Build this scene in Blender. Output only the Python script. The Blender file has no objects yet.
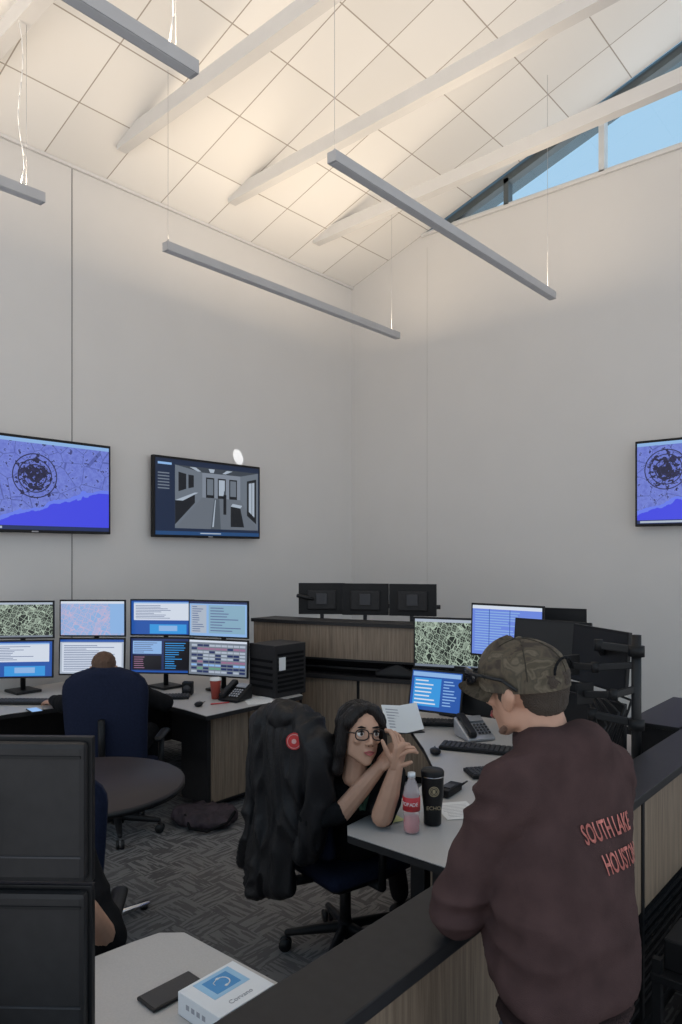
import bpy, bmesh, math, random
from mathutils import Vector, Matrix, noise
from mathutils.bvhtree import BVHTree
random.seed(7)
H=1.85
TH=math.radians(40.7)
SITE=Matrix.Translation((6.161,-7.388,0))@Matrix.Rotation(TH,4,'Z')   # survey frame -> room frame
def S(x,y,z=0): return SITE@Vector((x,y,z))
def sdir(x,y,z=0): return (SITE.to_3x3()@Vector((x,y,z))).normalized()
col=bpy.context.scene.collection

# ------------------------------------------------------------ materials
MC={}
def nodes(name):
    m=bpy.data.materials.new(name); m.use_nodes=True
    nt=m.node_tree; b=nt.nodes['Principled BSDF']; return m,nt,b
def mat(name,c,rough=.55,metal=0,bump=0,bs=60,var=.08,vs=6,emis=0,stretch=None,spec=.5,sheen=0):
    if name in MC: return MC[name]
    m,nt,b=nodes(name); N=nt.nodes; L=nt.links
    b.inputs['Roughness'].default_value=rough; b.inputs['Metallic'].default_value=metal
    b.inputs['Specular IOR Level'].default_value=spec
    if sheen: b.inputs['Sheen Weight'].default_value=sheen
    tc=N.new('ShaderNodeTexCoord'); mp=N.new('ShaderNodeMapping'); L.new(tc.outputs['Object'],mp.inputs[0])
    if stretch: mp.inputs['Scale'].default_value=stretch
    n=N.new('ShaderNodeTexNoise'); n.inputs['Scale'].default_value=vs; n.inputs['Detail'].default_value=4; L.new(mp.outputs[0],n.inputs['Vector'])
    r=N.new('ShaderNodeValToRGB'); r.color_ramp.elements[0].position=.3; r.color_ramp.elements[1].position=.7
    r.color_ramp.elements[0].color=[x*(1-var) for x in c]+[1]; r.color_ramp.elements[1].color=[min(1,x*(1+var)) for x in c]+[1]
    L.new(n.outputs[0],r.inputs[0]); L.new(r.outputs[0],b.inputs['Base Color'])
    if bump:
        n2=N.new('ShaderNodeTexNoise'); n2.inputs['Scale'].default_value=bs; n2.inputs['Detail'].default_value=3; L.new(mp.outputs[0],n2.inputs['Vector'])
        bp=N.new('ShaderNodeBump'); bp.inputs['Strength'].default_value=bump; bp.inputs['Distance'].default_value=.01
        L.new(n2.outputs[0],bp.inputs['Height']); L.new(bp.outputs[0],b.inputs['Normal'])
    if emis:
        b.inputs['Emission Color'].default_value=list(c)+[1]; b.inputs['Emission Strength'].default_value=emis
    MC[name]=m; return m
def emi(name,c,s=1.0):
    if name in MC: return MC[name]
    m,nt,b=nodes(name); b.inputs['Base Color'].default_value=(0.01,0.01,0.01,1); b.inputs['Roughness'].default_value=.3; b.inputs['Specular IOR Level'].default_value=.25
    b.inputs['Emission Color'].default_value=list(c)+[1]; b.inputs['Emission Strength'].default_value=s
    MC[name]=m; return m
def wood_mat():
    m,nt,b=nodes('walnut_laminate'); N=nt.nodes; L=nt.links
    tc=N.new('ShaderNodeTexCoord'); mp=N.new('ShaderNodeMapping'); mp.inputs['Scale'].default_value=(1,1,.04); L.new(tc.outputs['Object'],mp.inputs[0])
    n=N.new('ShaderNodeTexNoise'); n.inputs['Scale'].default_value=80; n.inputs['Detail'].default_value=6; n.inputs['Roughness'].default_value=.6; L.new(mp.outputs[0],n.inputs['Vector'])
    r=N.new('ShaderNodeValToRGB'); e=r.color_ramp.elements
    e[0].position=.30; e[0].color=(.135,.095,.066,1); e[1].position=.72; e[1].color=(.29,.218,.155,1)
    x=e.new(.5); x.color=(.21,.154,.108,1)
    L.new(n.outputs[0],r.inputs[0]); L.new(r.outputs[0],b.inputs['Base Color']); b.inputs['Roughness'].default_value=.5
    return m
def math_n(nt,op,a,b=None):
    n=nt.nodes.new('ShaderNodeMath'); n.operation=op
    for i,v in enumerate((a,b)):
        if v is None: continue
        if isinstance(v,(int,float)): n.inputs[i].default_value=v
        else: nt.links.new(v,n.inputs[i])
    return n.outputs[0]
def mixc(nt,f,a,b):
    n=nt.nodes.new('ShaderNodeMix'); n.data_type='RGBA'
    if isinstance(f,(int,float)): n.inputs[0].default_value=f
    else: nt.links.new(f,n.inputs[0])
    for i,v in ((6,a),(7,b)):
        if isinstance(v,tuple): n.inputs[i].default_value=(*v,1)
        else: nt.links.new(v,n.inputs[i])
    return n.outputs[2]
def carpet_mat():
    m,nt,b=nodes('patterned_carpet'); N=nt.nodes; L=nt.links
    tc=N.new('ShaderNodeTexCoord')
    br=N.new('ShaderNodeTexBrick'); L.new(tc.outputs['Object'],br.inputs['Vector'])
    br.inputs['Scale'].default_value=1; br.inputs['Brick Width'].default_value=.5; br.inputs['Row Height'].default_value=.25; br.inputs['Mortar Size'].default_value=.005
    br.inputs['Color1'].default_value=(0,0,0,1); br.inputs['Color2'].default_value=(1,1,1,1); br.inputs['Mortar'].default_value=(.5,.5,.5,1)
    ck=N.new('ShaderNodeTexChecker'); ck.inputs['Scale'].default_value=5; L.new(tc.outputs['Object'],ck.inputs[0])
    def nstr(sx,sy):
        mp=N.new('ShaderNodeMapping'); mp.inputs['Scale'].default_value=(sx,sy,1); L.new(tc.outputs['Object'],mp.inputs[0])
        n=N.new('ShaderNodeTexNoise'); n.inputs['Scale'].default_value=1; n.inputs['Detail'].default_value=3; L.new(mp.outputs[0],n.inputs['Vector'])
        return math_n(nt,'GREATER_THAN',n.outputs[0],.5)
    sx=nstr(48,6); sy=nstr(6,48)
    s=nt.nodes.new('ShaderNodeMix'); s.data_type='FLOAT'; L.new(ck.outputs['Fac'],s.inputs[0]); L.new(sx,s.inputs[2]); L.new(sy,s.inputs[3])
    c=mixc(nt,s.outputs[0],(.078,.076,.078),(.20,.195,.195))
    c2=mixc(nt,math_n(nt,'MULTIPLY',br.outputs['Color'],.40),c,(.155,.151,.151))
    fn=N.new('ShaderNodeTexNoise'); fn.inputs['Scale'].default_value=260; L.new(tc.outputs['Object'],fn.inputs['Vector'])
    c3=mixc(nt,math_n(nt,'MULTIPLY',fn.outputs[0],.4),c2,(.10,.098,.099))
    L.new(c3,b.inputs['Base Color']); b.inputs['Roughness'].default_value=.95; b.inputs['Specular IOR Level'].default_value=.1
    bp=N.new('ShaderNodeBump'); bp.inputs['Strength'].default_value=.4; bp.inputs['Distance'].default_value=.004; L.new(fn.outputs[0],bp.inputs['Height']); L.new(bp.outputs[0],b.inputs['Normal'])
    return m
def ceiling_mat():
    m,nt,b=nodes('acoustic_tile'); N=nt.nodes; L=nt.links
    tc=N.new('ShaderNodeTexCoord')
    br=N.new('ShaderNodeTexBrick'); L.new(tc.outputs['Object'],br.inputs['Vector']); br.offset=0; br.squash=1
    br.inputs['Scale'].default_value=1; br.inputs['Brick Width'].default_value=.61; br.inputs['Row Height'].default_value=.61; br.inputs['Mortar Size'].default_value=.006; br.inputs['Mortar Smooth'].default_value=.3
    br.inputs['Color1'].default_value=(.74,.725,.70,1); br.inputs['Color2'].default_value=(.80,.785,.76,1); br.inputs['Mortar'].default_value=(.38,.34,.30,1)
    L.new(br.outputs['Color'],b.inputs['Base Color']); b.inputs['Roughness'].default_value=.9; b.inputs['Specular IOR Level'].default_value=.2
    return m
def uv_emis(name):
    m,nt,b=nodes(name); N=nt.nodes
    tc=N.new('ShaderNodeTexCoord'); b.inputs['Base Color'].default_value=(.01,.01,.01,1); b.inputs['Roughness'].default_value=.3; b.inputs['Specular IOR Level'].default_value=.25
    return m,nt,b,tc
def streetmap_mat(name,bg,road,sc,s=1):
    m,nt,b,tc=uv_emis(name); N=nt.nodes; L=nt.links
    mp=N.new('ShaderNodeMapping'); mp.inputs['Scale'].default_value=(1.7,1,1); mp.inputs['Rotation'].default_value=(0,0,.45); L.new(tc.outputs['UV'],mp.inputs[0])
    nz=N.new('ShaderNodeTexNoise'); nz.inputs['Scale'].default_value=2.5; L.new(mp.outputs[0],nz.inputs['Vector'])
    mx=N.new('ShaderNodeMix'); mx.data_type='VECTOR'; mx.inputs[0].default_value=.12; L.new(mp.outputs[0],mx.inputs[4]); L.new(nz.outputs['Color'],mx.inputs[5])
    def ed(sc_,rnd,th):
        v=N.new('ShaderNodeTexVoronoi'); v.feature='DISTANCE_TO_EDGE'; v.inputs['Scale'].default_value=sc_; v.inputs['Randomness'].default_value=rnd; L.new(mx.outputs[1],v.inputs['Vector'])
        return math_n(nt,'LESS_THAN',v.outputs['Distance'],th)
    a=ed(sc,.55,.045); a2=math_n(nt,'MULTIPLY',ed(sc*2.7,.3,.10),.6)
    n2=N.new('ShaderNodeTexNoise'); n2.inputs['Scale'].default_value=4; L.new(mp.outputs[0],n2.inputs['Vector'])
    a2=math_n(nt,'MULTIPLY',a2,math_n(nt,'GREATER_THAN',n2.outputs[0],.43))
    f=math_n(nt,'MAXIMUM',a,a2)
    c=mixc(nt,f,bg,road); L.new(c,b.inputs['Emission Color']); b.inputs['Emission Strength'].default_value=s
    return m
def radar_mat(name,cu,cv):
    m,nt,b,tc=uv_emis(name); N=nt.nodes; L=nt.links
    sp=N.new('ShaderNodeSeparateXYZ'); L.new(tc.outputs['UV'],sp.inputs[0]); u,v=sp.outputs[0],sp.outputs[1]
    uu=math_n(nt,'MULTIPLY',math_n(nt,'SUBTRACT',u,cu),1.75); vv=math_n(nt,'SUBTRACT',v,cv)
    d=math_n(nt,'SQRT',math_n(nt,'ADD',math_n(nt,'MULTIPLY',uu,uu),math_n(nt,'MULTIPLY',vv,vv)))
    ring=math_n(nt,'MULTIPLY',math_n(nt,'LESS_THAN',math_n(nt,'FRACT',math_n(nt,'MULTIPLY',d,17.0)),.2),math_n(nt,'LESS_THAN',d,.29))
    mp=N.new('ShaderNodeMapping'); mp.inputs['Scale'].default_value=(1.75,1,1); L.new(tc.outputs['UV'],mp.inputs[0])
    vo=N.new('ShaderNodeTexVoronoi'); vo.feature='DISTANCE_TO_EDGE'; vo.inputs['Scale'].default_value=5; L.new(mp.outputs[0],vo.inputs['Vector'])
    n=N.new('ShaderNodeTexNoise'); n.inputs['Scale'].default_value=16; n.inputs['Detail'].default_value=6; n.inputs['Roughness'].default_value=.65; L.new(mp.outputs[0],n.inputs['Vector'])
    n1=N.new('ShaderNodeTexNoise'); n1.inputs['Scale'].default_value=5; n1.inputs['Detail'].default_value=3; L.new(mp.outputs[0],n1.inputs['Vector'])
    land=mixc(nt,n.outputs[0],(.03,.04,.34),(.26,.34,.86))
    roads=math_n(nt,'MULTIPLY',math_n(nt,'LESS_THAN',vo.outputs['Distance'],.018),.5)
    land=mixc(nt,roads,land,(.03,.04,.18))
    core=math_n(nt,'GREATER_THAN',math_n(nt,'SUBTRACT',n.outputs[0],math_n(nt,'MULTIPLY',d,.8)),.38)
    land=mixc(nt,core,land,(.01,.01,.04))
    spots=math_n(nt,'MULTIPLY',math_n(nt,'GREATER_THAN',n.outputs[0],.60),.85)
    land=mixc(nt,spots,land,(.02,.02,.10))
    land=mixc(nt,ring,land,(.015,.015,.06))
    coast=math_n(nt,'ADD',math_n(nt,'MULTIPLY',math_n(nt,'SUBTRACT',u,cu),.55),math_n(nt,'MULTIPLY',n1.outputs[0],.18))
    coast=math_n(nt,'MINIMUM',math_n(nt,'ADD',coast,.17),.49)
    sea=math_n(nt,'LESS_THAN',v,coast)
    c=mixc(nt,sea,land,(.05,.06,.72))
    sh=math_n(nt,'MULTIPLY',sea,math_n(nt,'GREATER_THAN',v,math_n(nt,'SUBTRACT',coast,.04)))
    c=mixc(nt,math_n(nt,'MULTIPLY',sh,.5),c,(.2,.32,.85))
    L.new(c,b.inputs['Emission Color']); b.inputs['Emission Strength'].default_value=1.0
    return m
def camo_mat():
    m,nt,b=nodes('camo_canvas'); N=nt.nodes; L=nt.links
    tc=N.new('ShaderNodeTexCoord'); n=N.new('ShaderNodeTexNoise'); n.inputs['Scale'].default_value=20; n.inputs['Detail'].default_value=3; n.inputs['Distortion'].default_value=.8; L.new(tc.outputs['Object'],n.inputs['Vector'])
    r=N.new('ShaderNodeValToRGB'); e=r.color_ramp.elements
    e[0].position=.36; e[0].color=(.038,.027,.019,1); e[1].position=.46; e[1].color=(.082,.062,.040,1)
    for p,c in ((.52,(.055,.044,.029)),(.58,(.12,.094,.064)),(.66,(.062,.048,.030))):
        x=e.new(p); x.color=(*c,1)
    L.new(n.outputs[0],r.inputs[0]); L.new(r.outputs[0],b.inputs['Base Color']); b.inputs['Roughness'].default_value=.9
    return m
def glass_mat():
    m=bpy.data.materials.new('window_glass'); m.use_nodes=True; nt=m.node_tree; nt.nodes.clear()
    o=nt.nodes.new('ShaderNodeOutputMaterial'); t=nt.nodes.new('ShaderNodeBsdfTransparent'); g=nt.nodes.new('ShaderNodeBsdfGlossy'); g.inputs['Roughness'].default_value=.03
    t.inputs[0].default_value=(.88,.95,.98,1); mx=nt.nodes.new('ShaderNodeMixShader'); mx.inputs[0].default_value=.05
    nt.links.new(t.outputs[0],mx.inputs[1]); nt.links.new(g.outputs[0],mx.inputs[2]); nt.links.new(mx.outputs[0],o.inputs[0]); return m
def clear_mat(name,c,a=.35):
    m,nt,b=nodes(name); b.inputs['Base Color'].default_value=(*c,1); b.inputs['Roughness'].default_value=.08; b.inputs['Alpha'].default_value=a; return m

WOOD=wood_mat(); CARPET=carpet_mat(); CEIL=ceiling_mat(); CAMO=camo_mat(); GLASS=glass_mat()
WALL=mat('painted_drywall',(.60,.59,.58),.85,bump=.05,bs=200,var=.012,vs=2)
WALLJ=mat('wall_joint',(.16,.16,.16),.8)
BEAMW=mat('white_paint_steel',(.60,.595,.59),.5,var=.02)
FIX=mat('fixture_aluminium',(.42,.42,.43),.5,metal=.1,var=.03)
FIXD=mat('fixture_diffuser',(.55,.55,.56),.6,var=.02)
BLK=mat('black_plastic',(.009,.009,.010),.5,var=.2,spec=.25)
BLK2=mat('black_laminate',(.017,.016,.017),.5,var=.15,vs=30,spec=.3)
BLKS=mat('black_satin',(.011,.011,.012),.45,spec=.3)
DARK=mat('dark_recess',(.006,.006,.007),.8,spec=.1)
DESK=mat('grey_laminate',(.44,.42,.405),.4,var=.05,vs=180)
DKGREY=mat('dark_grey_plastic',(.045,.045,.05),.5,spec=.3)
SILV=mat('silver_plastic',(.40,.40,.42),.35,metal=.5)
CHROME=mat('chrome',(.6,.6,.62),.15,metal=1)
NAVY=mat('navy_fabric',(.012,.016,.036),.9,bump=.3,bs=400,var=.15,vs=80,spec=.15)
TABLE=mat('plum_tabletop',(.030,.023,.026),.5,var=.1,spec=.3)
WHITE=mat('white_paper',(.74,.74,.73),.7,var=.02)
WHITEG=mat('white_card_gloss',(.74,.75,.77),.35,var=.02)
YEL=mat('yellow_paper',(.70,.67,.28),.7)
BLUEP=mat('blue_print',(.05,.26,.55),.4)
LBLUE=mat('light_blue_print',(.30,.52,.72),.4)
INK=mat('printed_ink',(.05,.05,.07),.6)
GREYINK=mat('grey_ink',(.35,.35,.38),.6)
RED=mat('red_label',(.50,.02,.03),.45)
REDP=mat('red_patch',(.45,.03,.03),.8,bump=.3)
SKIN=mat('skin_light',(.46,.255,.175),.5,var=.06,vs=25,spec=.4)
SKINW=mat('skin_warm',(.47,.27,.185),.5,var=.05,vs=25,spec=.4)
HAIRB=mat('black_hair',(.008,.006,.006),.45,bump=.8,bs=40,stretch=(6,6,.4),spec=.3)
HAIRBR=mat('brown_hair',(.10,.05,.028),.6,bump=.8,bs=120)
HAIRG=mat('short_brown_hair',(.06,.042,.03),.8,bump=1,bs=300)
LIP=mat('lips',(.38,.09,.09),.4)
EYEW=mat('eye_white',(.75,.73,.70),.2,var=.01); EYED=mat('iris_dark',(.02,.01,.008),.15)
BLKCLOTH=mat('black_cloth',(.009,.009,.010),.95,bump=.25,bs=250,var=.2,vs=20,spec=.12)
JACKET=mat('black_nylon_jacket',(.008,.007,.008),.6,bump=.2,bs=90,var=.2,spec=.35)
SWEAT=mat('maroon_sweatshirt',(.062,.036,.035),.95,bump=.35,bs=500,var=.18,vs=14,spec=.12)
RIB=mat('ribbed_knit',(.046,.028,.027),.95,bump=.8,bs=120,stretch=(3,3,.3),spec=.12)
JEANS=mat('blue_denim',(.04,.06,.11),.9,bump=.4,bs=300,var=.25,vs=40)
PRINT=mat('salmon_print',(.58,.20,.17),.8,var=.10,vs=60,spec=.2)
SHOE=mat('brown_leather',(.06,.035,.02),.5)
GREEN=mat('green_lanyard',(.02,.06,.035),.8)
GOLD=mat('tan_print',(.40,.32,.20),.5)
BAGM=mat('plum_bag_fabric',(.034,.022,.028),.8,bump=.5,bs=60,var=.4,vs=12)

# ------------------------------------------------------------ mesh builder
class B:
    def __init__(s,name,M=None):
        s.name=name; s.bm=bmesh.new(); s.mats=[]; s.M=M or Matrix(); s.uv=s.bm.loops.layers.uv.new('UVMap')
    def mi(s,m):
        if m not in s.mats: s.mats.append(m)
        return s.mats.index(m)
    def _add(s,t,m,smooth=False,M=None):
        bmesh.ops.recalc_face_normals(t,faces=t.faces)
        i=s.mi(m)
        for f in t.faces: f.material_index=i; f.smooth=smooth
        t.transform(s.M@(M or Matrix()))
        me=bpy.data.meshes.new('t'); t.to_mesh(me); t.free(); s.bm.from_mesh(me); bpy.data.meshes.remove(me)
    def box(s,c,d,m,bev=0,rot=None,smooth=False,seg=2):
        t=bmesh.new(); bmesh.ops.create_cube(t,size=1)
        bmesh.ops.scale(t,vec=d,verts=t.verts)
        if bev: bmesh.ops.bevel(t,geom=t.edges[:],offset=bev,segments=seg,affect='EDGES',profile=.6)
        Mx=Matrix.Translation(c)
        if rot is not None: Mx=Mx@(rot if isinstance(rot,Matrix) else Matrix.Rotation(rot,4,'Z'))
        s._add(t,m,smooth,Mx)
    def bb(s,x0,x1,y0,y1,z0,z1,m,bev=0): s.box(((x0+x1)/2,(y0+y1)/2,(z0+z1)/2),(abs(x1-x0),abs(y1-y0),abs(z1-z0)),m,bev)
    def cyl(s,p0,p1,r0,r1,m,seg=20,smooth=True):
        p0=Vector(p0);p1=Vector(p1);d=p1-p0; t=bmesh.new()
        bmesh.ops.create_cone(t,cap_ends=True,segments=seg,radius1=r0,radius2=r1,depth=d.length)
        Mx=Matrix.Translation((p0+p1)/2)@d.to_track_quat('Z','Y').to_matrix().to_4x4()
        s._add(t,m,smooth,Mx)
    def tube(s,pts,r,m,seg=8):
        for a,b in zip(pts[:-1],pts[1:]): s.cyl(a,b,r,r,m,seg)
        for p in pts[1:-1]: s.sph(p,r,m,8)
    def sph(s,c,r,m,seg=16,rot=None):
        if not hasattr(r,'__len__'): r=(r,r,r)
        t=bmesh.new(); bmesh.ops.create_uvsphere(t,u_segments=seg,v_segments=max(6,seg*3//4),radius=1)
        bmesh.ops.scale(t,vec=r,verts=t.verts)
        s._add(t,m,True,Matrix.Translation(c)@(rot or Matrix()))
    def lathe(s,prof,m,c=(0,0,0),seg=32,M=None):
        t=bmesh.new(); rings=[]
        for r,z in prof:
            if r<1e-5: rings.append([t.verts.new((0,0,z))])
            else: rings.append([t.verts.new((r*math.cos(2*math.pi*i/seg),r*math.sin(2*math.pi*i/seg),z)) for i in range(seg)])
        for a,b in zip(rings[:-1],rings[1:]):
            for i in range(seg):
                j=(i+1)%seg
                if len(a)==1 and len(b)==1: continue
                if len(a)==1: t.faces.new((a[0],b[i],b[j]))
                elif len(b)==1: t.faces.new((a[i],a[j],b[0]))
                else: t.faces.new((a[i],a[j],b[j],b[i]))
        s._add(t,m,True,Matrix.Translation(c)@(M or Matrix()))
    def prism(s,poly,z0,z1,m,bev=0,M=None):
        t=bmesh.new(); vs=[t.verts.new((x,y,z0)) for x,y in poly]; f=t.faces.new(vs)
        r=bmesh.ops.extrude_face_region(t,geom=[f]); bmesh.ops.translate(t,vec=(0,0,z1-z0),verts=[v for v in r['geom'] if isinstance(v,bmesh.types.BMVert)])
        if bev: bmesh.ops.bevel(t,geom=t.edges[:],offset=bev,segments=2,affect='EDGES')
        s._add(t,m,False,M)
    def quad(s,pts,m,uv=True,M=None):
        Mx=s.M@(M or Matrix()); vs=[s.bm.verts.new(Mx@Vector(p)) for p in pts]; f=s.bm.faces.new(vs); f.material_index=s.mi(m)
        if uv and len(pts)==4:
            for l,c in zip(f.loops,((0,0),(1,0),(1,1),(0,1))): l[s.uv].uv=c
        return f
    def hull(s,els,m,M=None):
        t=bmesh.new()
        for c,r in els:
            if not hasattr(r,'__len__'): r=(r,r,r)
            r_=bmesh.ops.create_icosphere(t,subdivisions=2,radius=1)['verts']
            for v in r_: v.co=Vector((v.co.x*r[0],v.co.y*r[1],v.co.z*r[2]))+Vector(c)
        g=bmesh.ops.convex_hull(t,input=t.verts); 
        bmesh.ops.delete(t,geom=[e for e in set(g['geom_interior']+g['geom_unused']) if isinstance(e,bmesh.types.BMVert)],context='VERTS')
        s._add(t,m,True,M)
    def text(s,txt,size,m,M,align='CENTER',bold=.0,ext=.0004,proj=None,sx=1):
        cu=bpy.data.curves.new('t','FONT'); cu.body=txt; cu.size=size; cu.align_x=align; cu.align_y='CENTER'; cu.extrude=ext; cu.offset=bold; cu.resolution_u=3
        o=bpy.data.objects.new('t',cu); col.objects.link(o); dg=bpy.context.evaluated_depsgraph_get(); me=bpy.data.meshes.new_from_object(o.evaluated_get(dg))
        bpy.data.objects.remove(o); t=bmesh.new(); t.from_mesh(me); bpy.data.meshes.remove(me)
        for v in t.verts: v.co.x*=sx
        if proj:
            bmesh.ops.triangulate(t,faces=t.faces); bmesh.ops.subdivide_edges(t,edges=[e for e in t.edges if e.calc_length()>size*.25],cuts=2)
            t.transform(M)
            for v in t.verts: v.co=proj(v.co)
            i=s.mi(m)
            for f in t.faces: f.material_index=i
            me=bpy.data.meshes.new('t'); t.to_mesh(me); t.free(); s.bm.from_mesh(me); return
        i=s.mi(m)
        for f in t.faces: f.material_index=i
        t.transform(s.M@M); me=bpy.data.meshes.new('t'); t.to_mesh(me); t.free(); s.bm.from_mesh(me)
    def done(s,parent=None):
        me=bpy.data.meshes.new(s.name); s.bm.to_mesh(me); s.bm.free()
        for m in s.mats: me.materials.append(m)
        o=bpy.data.objects.new(s.name,me); col.objects.link(o)
        if parent: o.parent=parent
        return o
def empty(name):
    e=bpy.data.objects.new(name,None); col.objects.link(e); e.empty_display_size=.1; return e
def RZ(a): return Matrix.Rotation(a,4,'Z')
def RX(a): return Matrix.Rotation(a,4,'X')
def RY(a): return Matrix.Rotation(a,4,'Y')
def T(*v): return Matrix.Translation(v if len(v)==3 else v[0])
def face_frame(pos,f,up=(0,0,1)):   # local +Y looks along f
    f=Vector(f).normalized(); x=f.cross(Vector(up)).normalized(); z=x.cross(f)
    M=Matrix((x,f,z)).transposed().to_4x4(); M.translation=Vector(pos); return M

def blob(name,hulls,voxel,m,parent=None,smooth=5,fold=0,fs=(9,9,9),M=None,damp=None):
    b=B(name)
    for h in hulls: b.hull(h,m,M)
    o=b.done()
    rm=o.modifiers.new('r','REMESH'); rm.mode='VOXEL'; rm.voxel_size=voxel
    sm=o.modifiers.new('s','SMOOTH'); sm.iterations=smooth; sm.factor=.5
    dg=bpy.context.evaluated_depsgraph_get(); me=bpy.data.meshes.new_from_object(o.evaluated_get(dg))
    o.modifiers.clear(); old=o.data; o.data=me; bpy.data.meshes.remove(old)
    if fold:
        nr=[v.normal.copy() for v in me.vertices]
        for v,n in zip(me.vertices,nr):
            p=Vector((v.co.x*fs[0],v.co.y*fs[1],v.co.z*fs[2])); q=noise.noise_vector(p*.5)
            k=1-abs(noise.noise(p+q))*2.2
            if damp: k*=damp(v.co)
            v.co+=n*fold*k
    me.materials.clear(); me.materials.append(m)
    for p in me.polygons: p.use_smooth=True
    if parent: o.parent=parent
    return o

# ------------------------------------------------------------ room shell
PK=6.6
def cz(x): return 5.39+.336*x if x<PK else 5.39+.336*(2*PK-x)
b=B('floor'); b.bb(-.3,9.6,-9.6,.3,-.1,0,CARPET); b.done()
b=B('wall_left'); b.bb(-.15,0,-9.0,.15,0,5.39,WALL)
b.bb(-.001,.003,-4.004,-3.996,.1,5.39,WALLJ)
b.done()
b=B('wall_right')
Mw=Matrix(((1,0,0,0),(0,0,-1,.15),(0,1,0,0),(0,0,0,1)))
b.prism([(-.15,0),(8.6,0),(8.6,5.77),(1.13,5.77),(0,5.39),(-.15,5.34)],0,.15,WALL,M=Mw)
b.bb(1.20,1.204,-.003,.001,.1,5.6,mat('fine_joint',(.48,.47,.46),.8)); b.done()
b=B('baseboard_left'); b.bb(0,.012,-9,0,0,.1,BLK2); b.done()
b=B('baseboard_right'); b.bb(0.012,8.6,-.012,0,0,.1,BLK2); b.done()
b=B('ceiling')
for (x0,x1) in ((0,PK),(PK,9.6)):
    z0,z1=cz(x0),cz(x1)
    vs=[(x0,-9.0,z0),(x1,-9.0,z1),(x1,0,z1),(x0,0,z0)]
    b.quad(vs[::-1],CEIL)
    b.quad([(x,y,z+.12) for x,y,z in vs],CEIL)
b.done()
b=B('trim_ceiling'); b.bb(0,.03,-9,0,5.365,5.395,BEAMW); b.done()
SOF=mat('roof_soffit',(.10,.16,.20),.7)
b=B('roof_overhang')
b.quad([(-.4,.16,cz(0)-.14),(PK,.16,cz(PK)),(PK,.42,cz(PK)),(-.4,.42,cz(0)-.14)],SOF)
b.quad([(-.4,.42,cz(0)-.14),(PK,.42,cz(PK)),(PK,.42,cz(PK)+.3),(-.4,.42,cz(0)+.2)],SOF)
b.done()
FR=mat('window_frame_grey',(.10,.12,.13),.4,metal=.4); FRW=mat('window_mullion_white',(.60,.62,.63),.4)
xs=[1.13,2.25,3.34,4.42,5.5,6.6]
for i,(x0,x1) in enumerate(zip(xs[:-1],xs[1:])):
    b=B('window_%d'%(i+1))
    z0a=5.77; za,zb=cz(x0)-.02,cz(x1)-.02
    za=max(za,z0a+.005)
    b.quad([(x0,.08,z0a),(x1,.08,z0a),(x1,.08,zb),(x0,.08,za)],GLASS)
    b.bb(x0,x1,.03,.13,z0a,z0a+.05,FRW)
    d=Vector((x1-x0,0,cz(x1)-cz(x0))); L=d.length; ang=math.atan2(d.z,d.x)
    b.box(((x0+x1)/2,.08,(cz(x0)+cz(x1))/2-.05),(L,.1,.08),FR,rot=Matrix.Rotation(-ang,4,'Y'))
    if i: b.bb(x0-.03,x0+.03,.03,.13,z0a,za-.02,FRW if i==2 else FR)
    b.done()
b=B('trim_sill'); b.bb(1.13,8.6,-.03,.0,5.74,5.775,BEAMW); b.done()
for a in (1.14,2.44,3.74,5.04,6.34,7.64):
    b=B('ceiling_tie_beam'); x0,x1=.40,8.4; z0=5.55; z1=z0+.04*(x1-x0); ang=math.atan2(z1-z0,x1-x0)
    b.box(((x0+x1)/2,-a,(z0+z1)/2),(math.hypot(x1-x0,z1-z0),.10,.13),BEAMW,rot=Matrix.Rotation(-ang,4,'Y'))
    b.done()
for x,a0,a1 in ((1.24,.66,3.87),(3.15,.72,3.98),(1.24,4.9,8.2),(3.15,5.05,8.3),(5.2,5.05,8.3)):  # last pendant is out of view, added for extra light
    b=B('linear_pendant_light'); z=4.35
    b.bb(x-.035,x+.035,-a1,-a0,z-.03,z+.04,FIX)
    b.bb(x-.028,x+.028,-a1+.02,-a0-.02,z-.032,z-.029,FIXD)
    for a in (a0+.12,a1-.03):
        b.cyl((x,-a,z+.04),(x,-a,cz(x)),.0018,.0018,SILV,6)
        b.cyl((x,-a,z+.04),(x,-a,z+.07),.008,.004,SILV,8)
    if a0>1:
        pts=[]; a=a0+.16
        for k in range(15):
            q=k/14; pts.append((x+.012*math.sin(q*19),-a+.02*math.sin(q*13),z+.05+q*(cz(x)-z-.05)))
        b.tube(pts,.004,WHITE,6)
    o=b.done()
    l=bpy.data.lights.new('uplight','AREA'); l.shape='RECTANGLE'; l.size=.06; l.size_y=a1-a0-.1; l.energy=25; l.color=(1,.81,.59)
    lo=bpy.data.objects.new('uplight',l); lo.location=(x,-(a0+a1)/2,z+.05); lo.rotation_euler=(math.pi,0,0); col.objects.link(lo); lo.parent=o
b=B('added_glint_spot'); sp0=Vector((3.3,-3.74,5.52)); tgt=Vector((0,-2.0,2.93)); dsp=(tgt-sp0).normalized()  # added fixture and lamp, standing in for a sun glint on the left wall
b.cyl(sp0-dsp*.09,sp0,.03,.035,FIX); b.cyl(sp0-dsp*.05,(3.3,-3.74,5.62),.01,.01,FIX); o=b.done()
l=bpy.data.lights.new('spot','SPOT'); l.energy=1100; l.spot_size=.032; l.spot_blend=.3; l.shadow_soft_size=.005; l.color=(.95,.97,1)
lo=bpy.data.objects.new('spot',l); lo.location=sp0+dsp*.01; lo.rotation_euler=dsp.to_track_quat('-Z','Y').to_euler(); col.objects.link(lo); lo.parent=o

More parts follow.
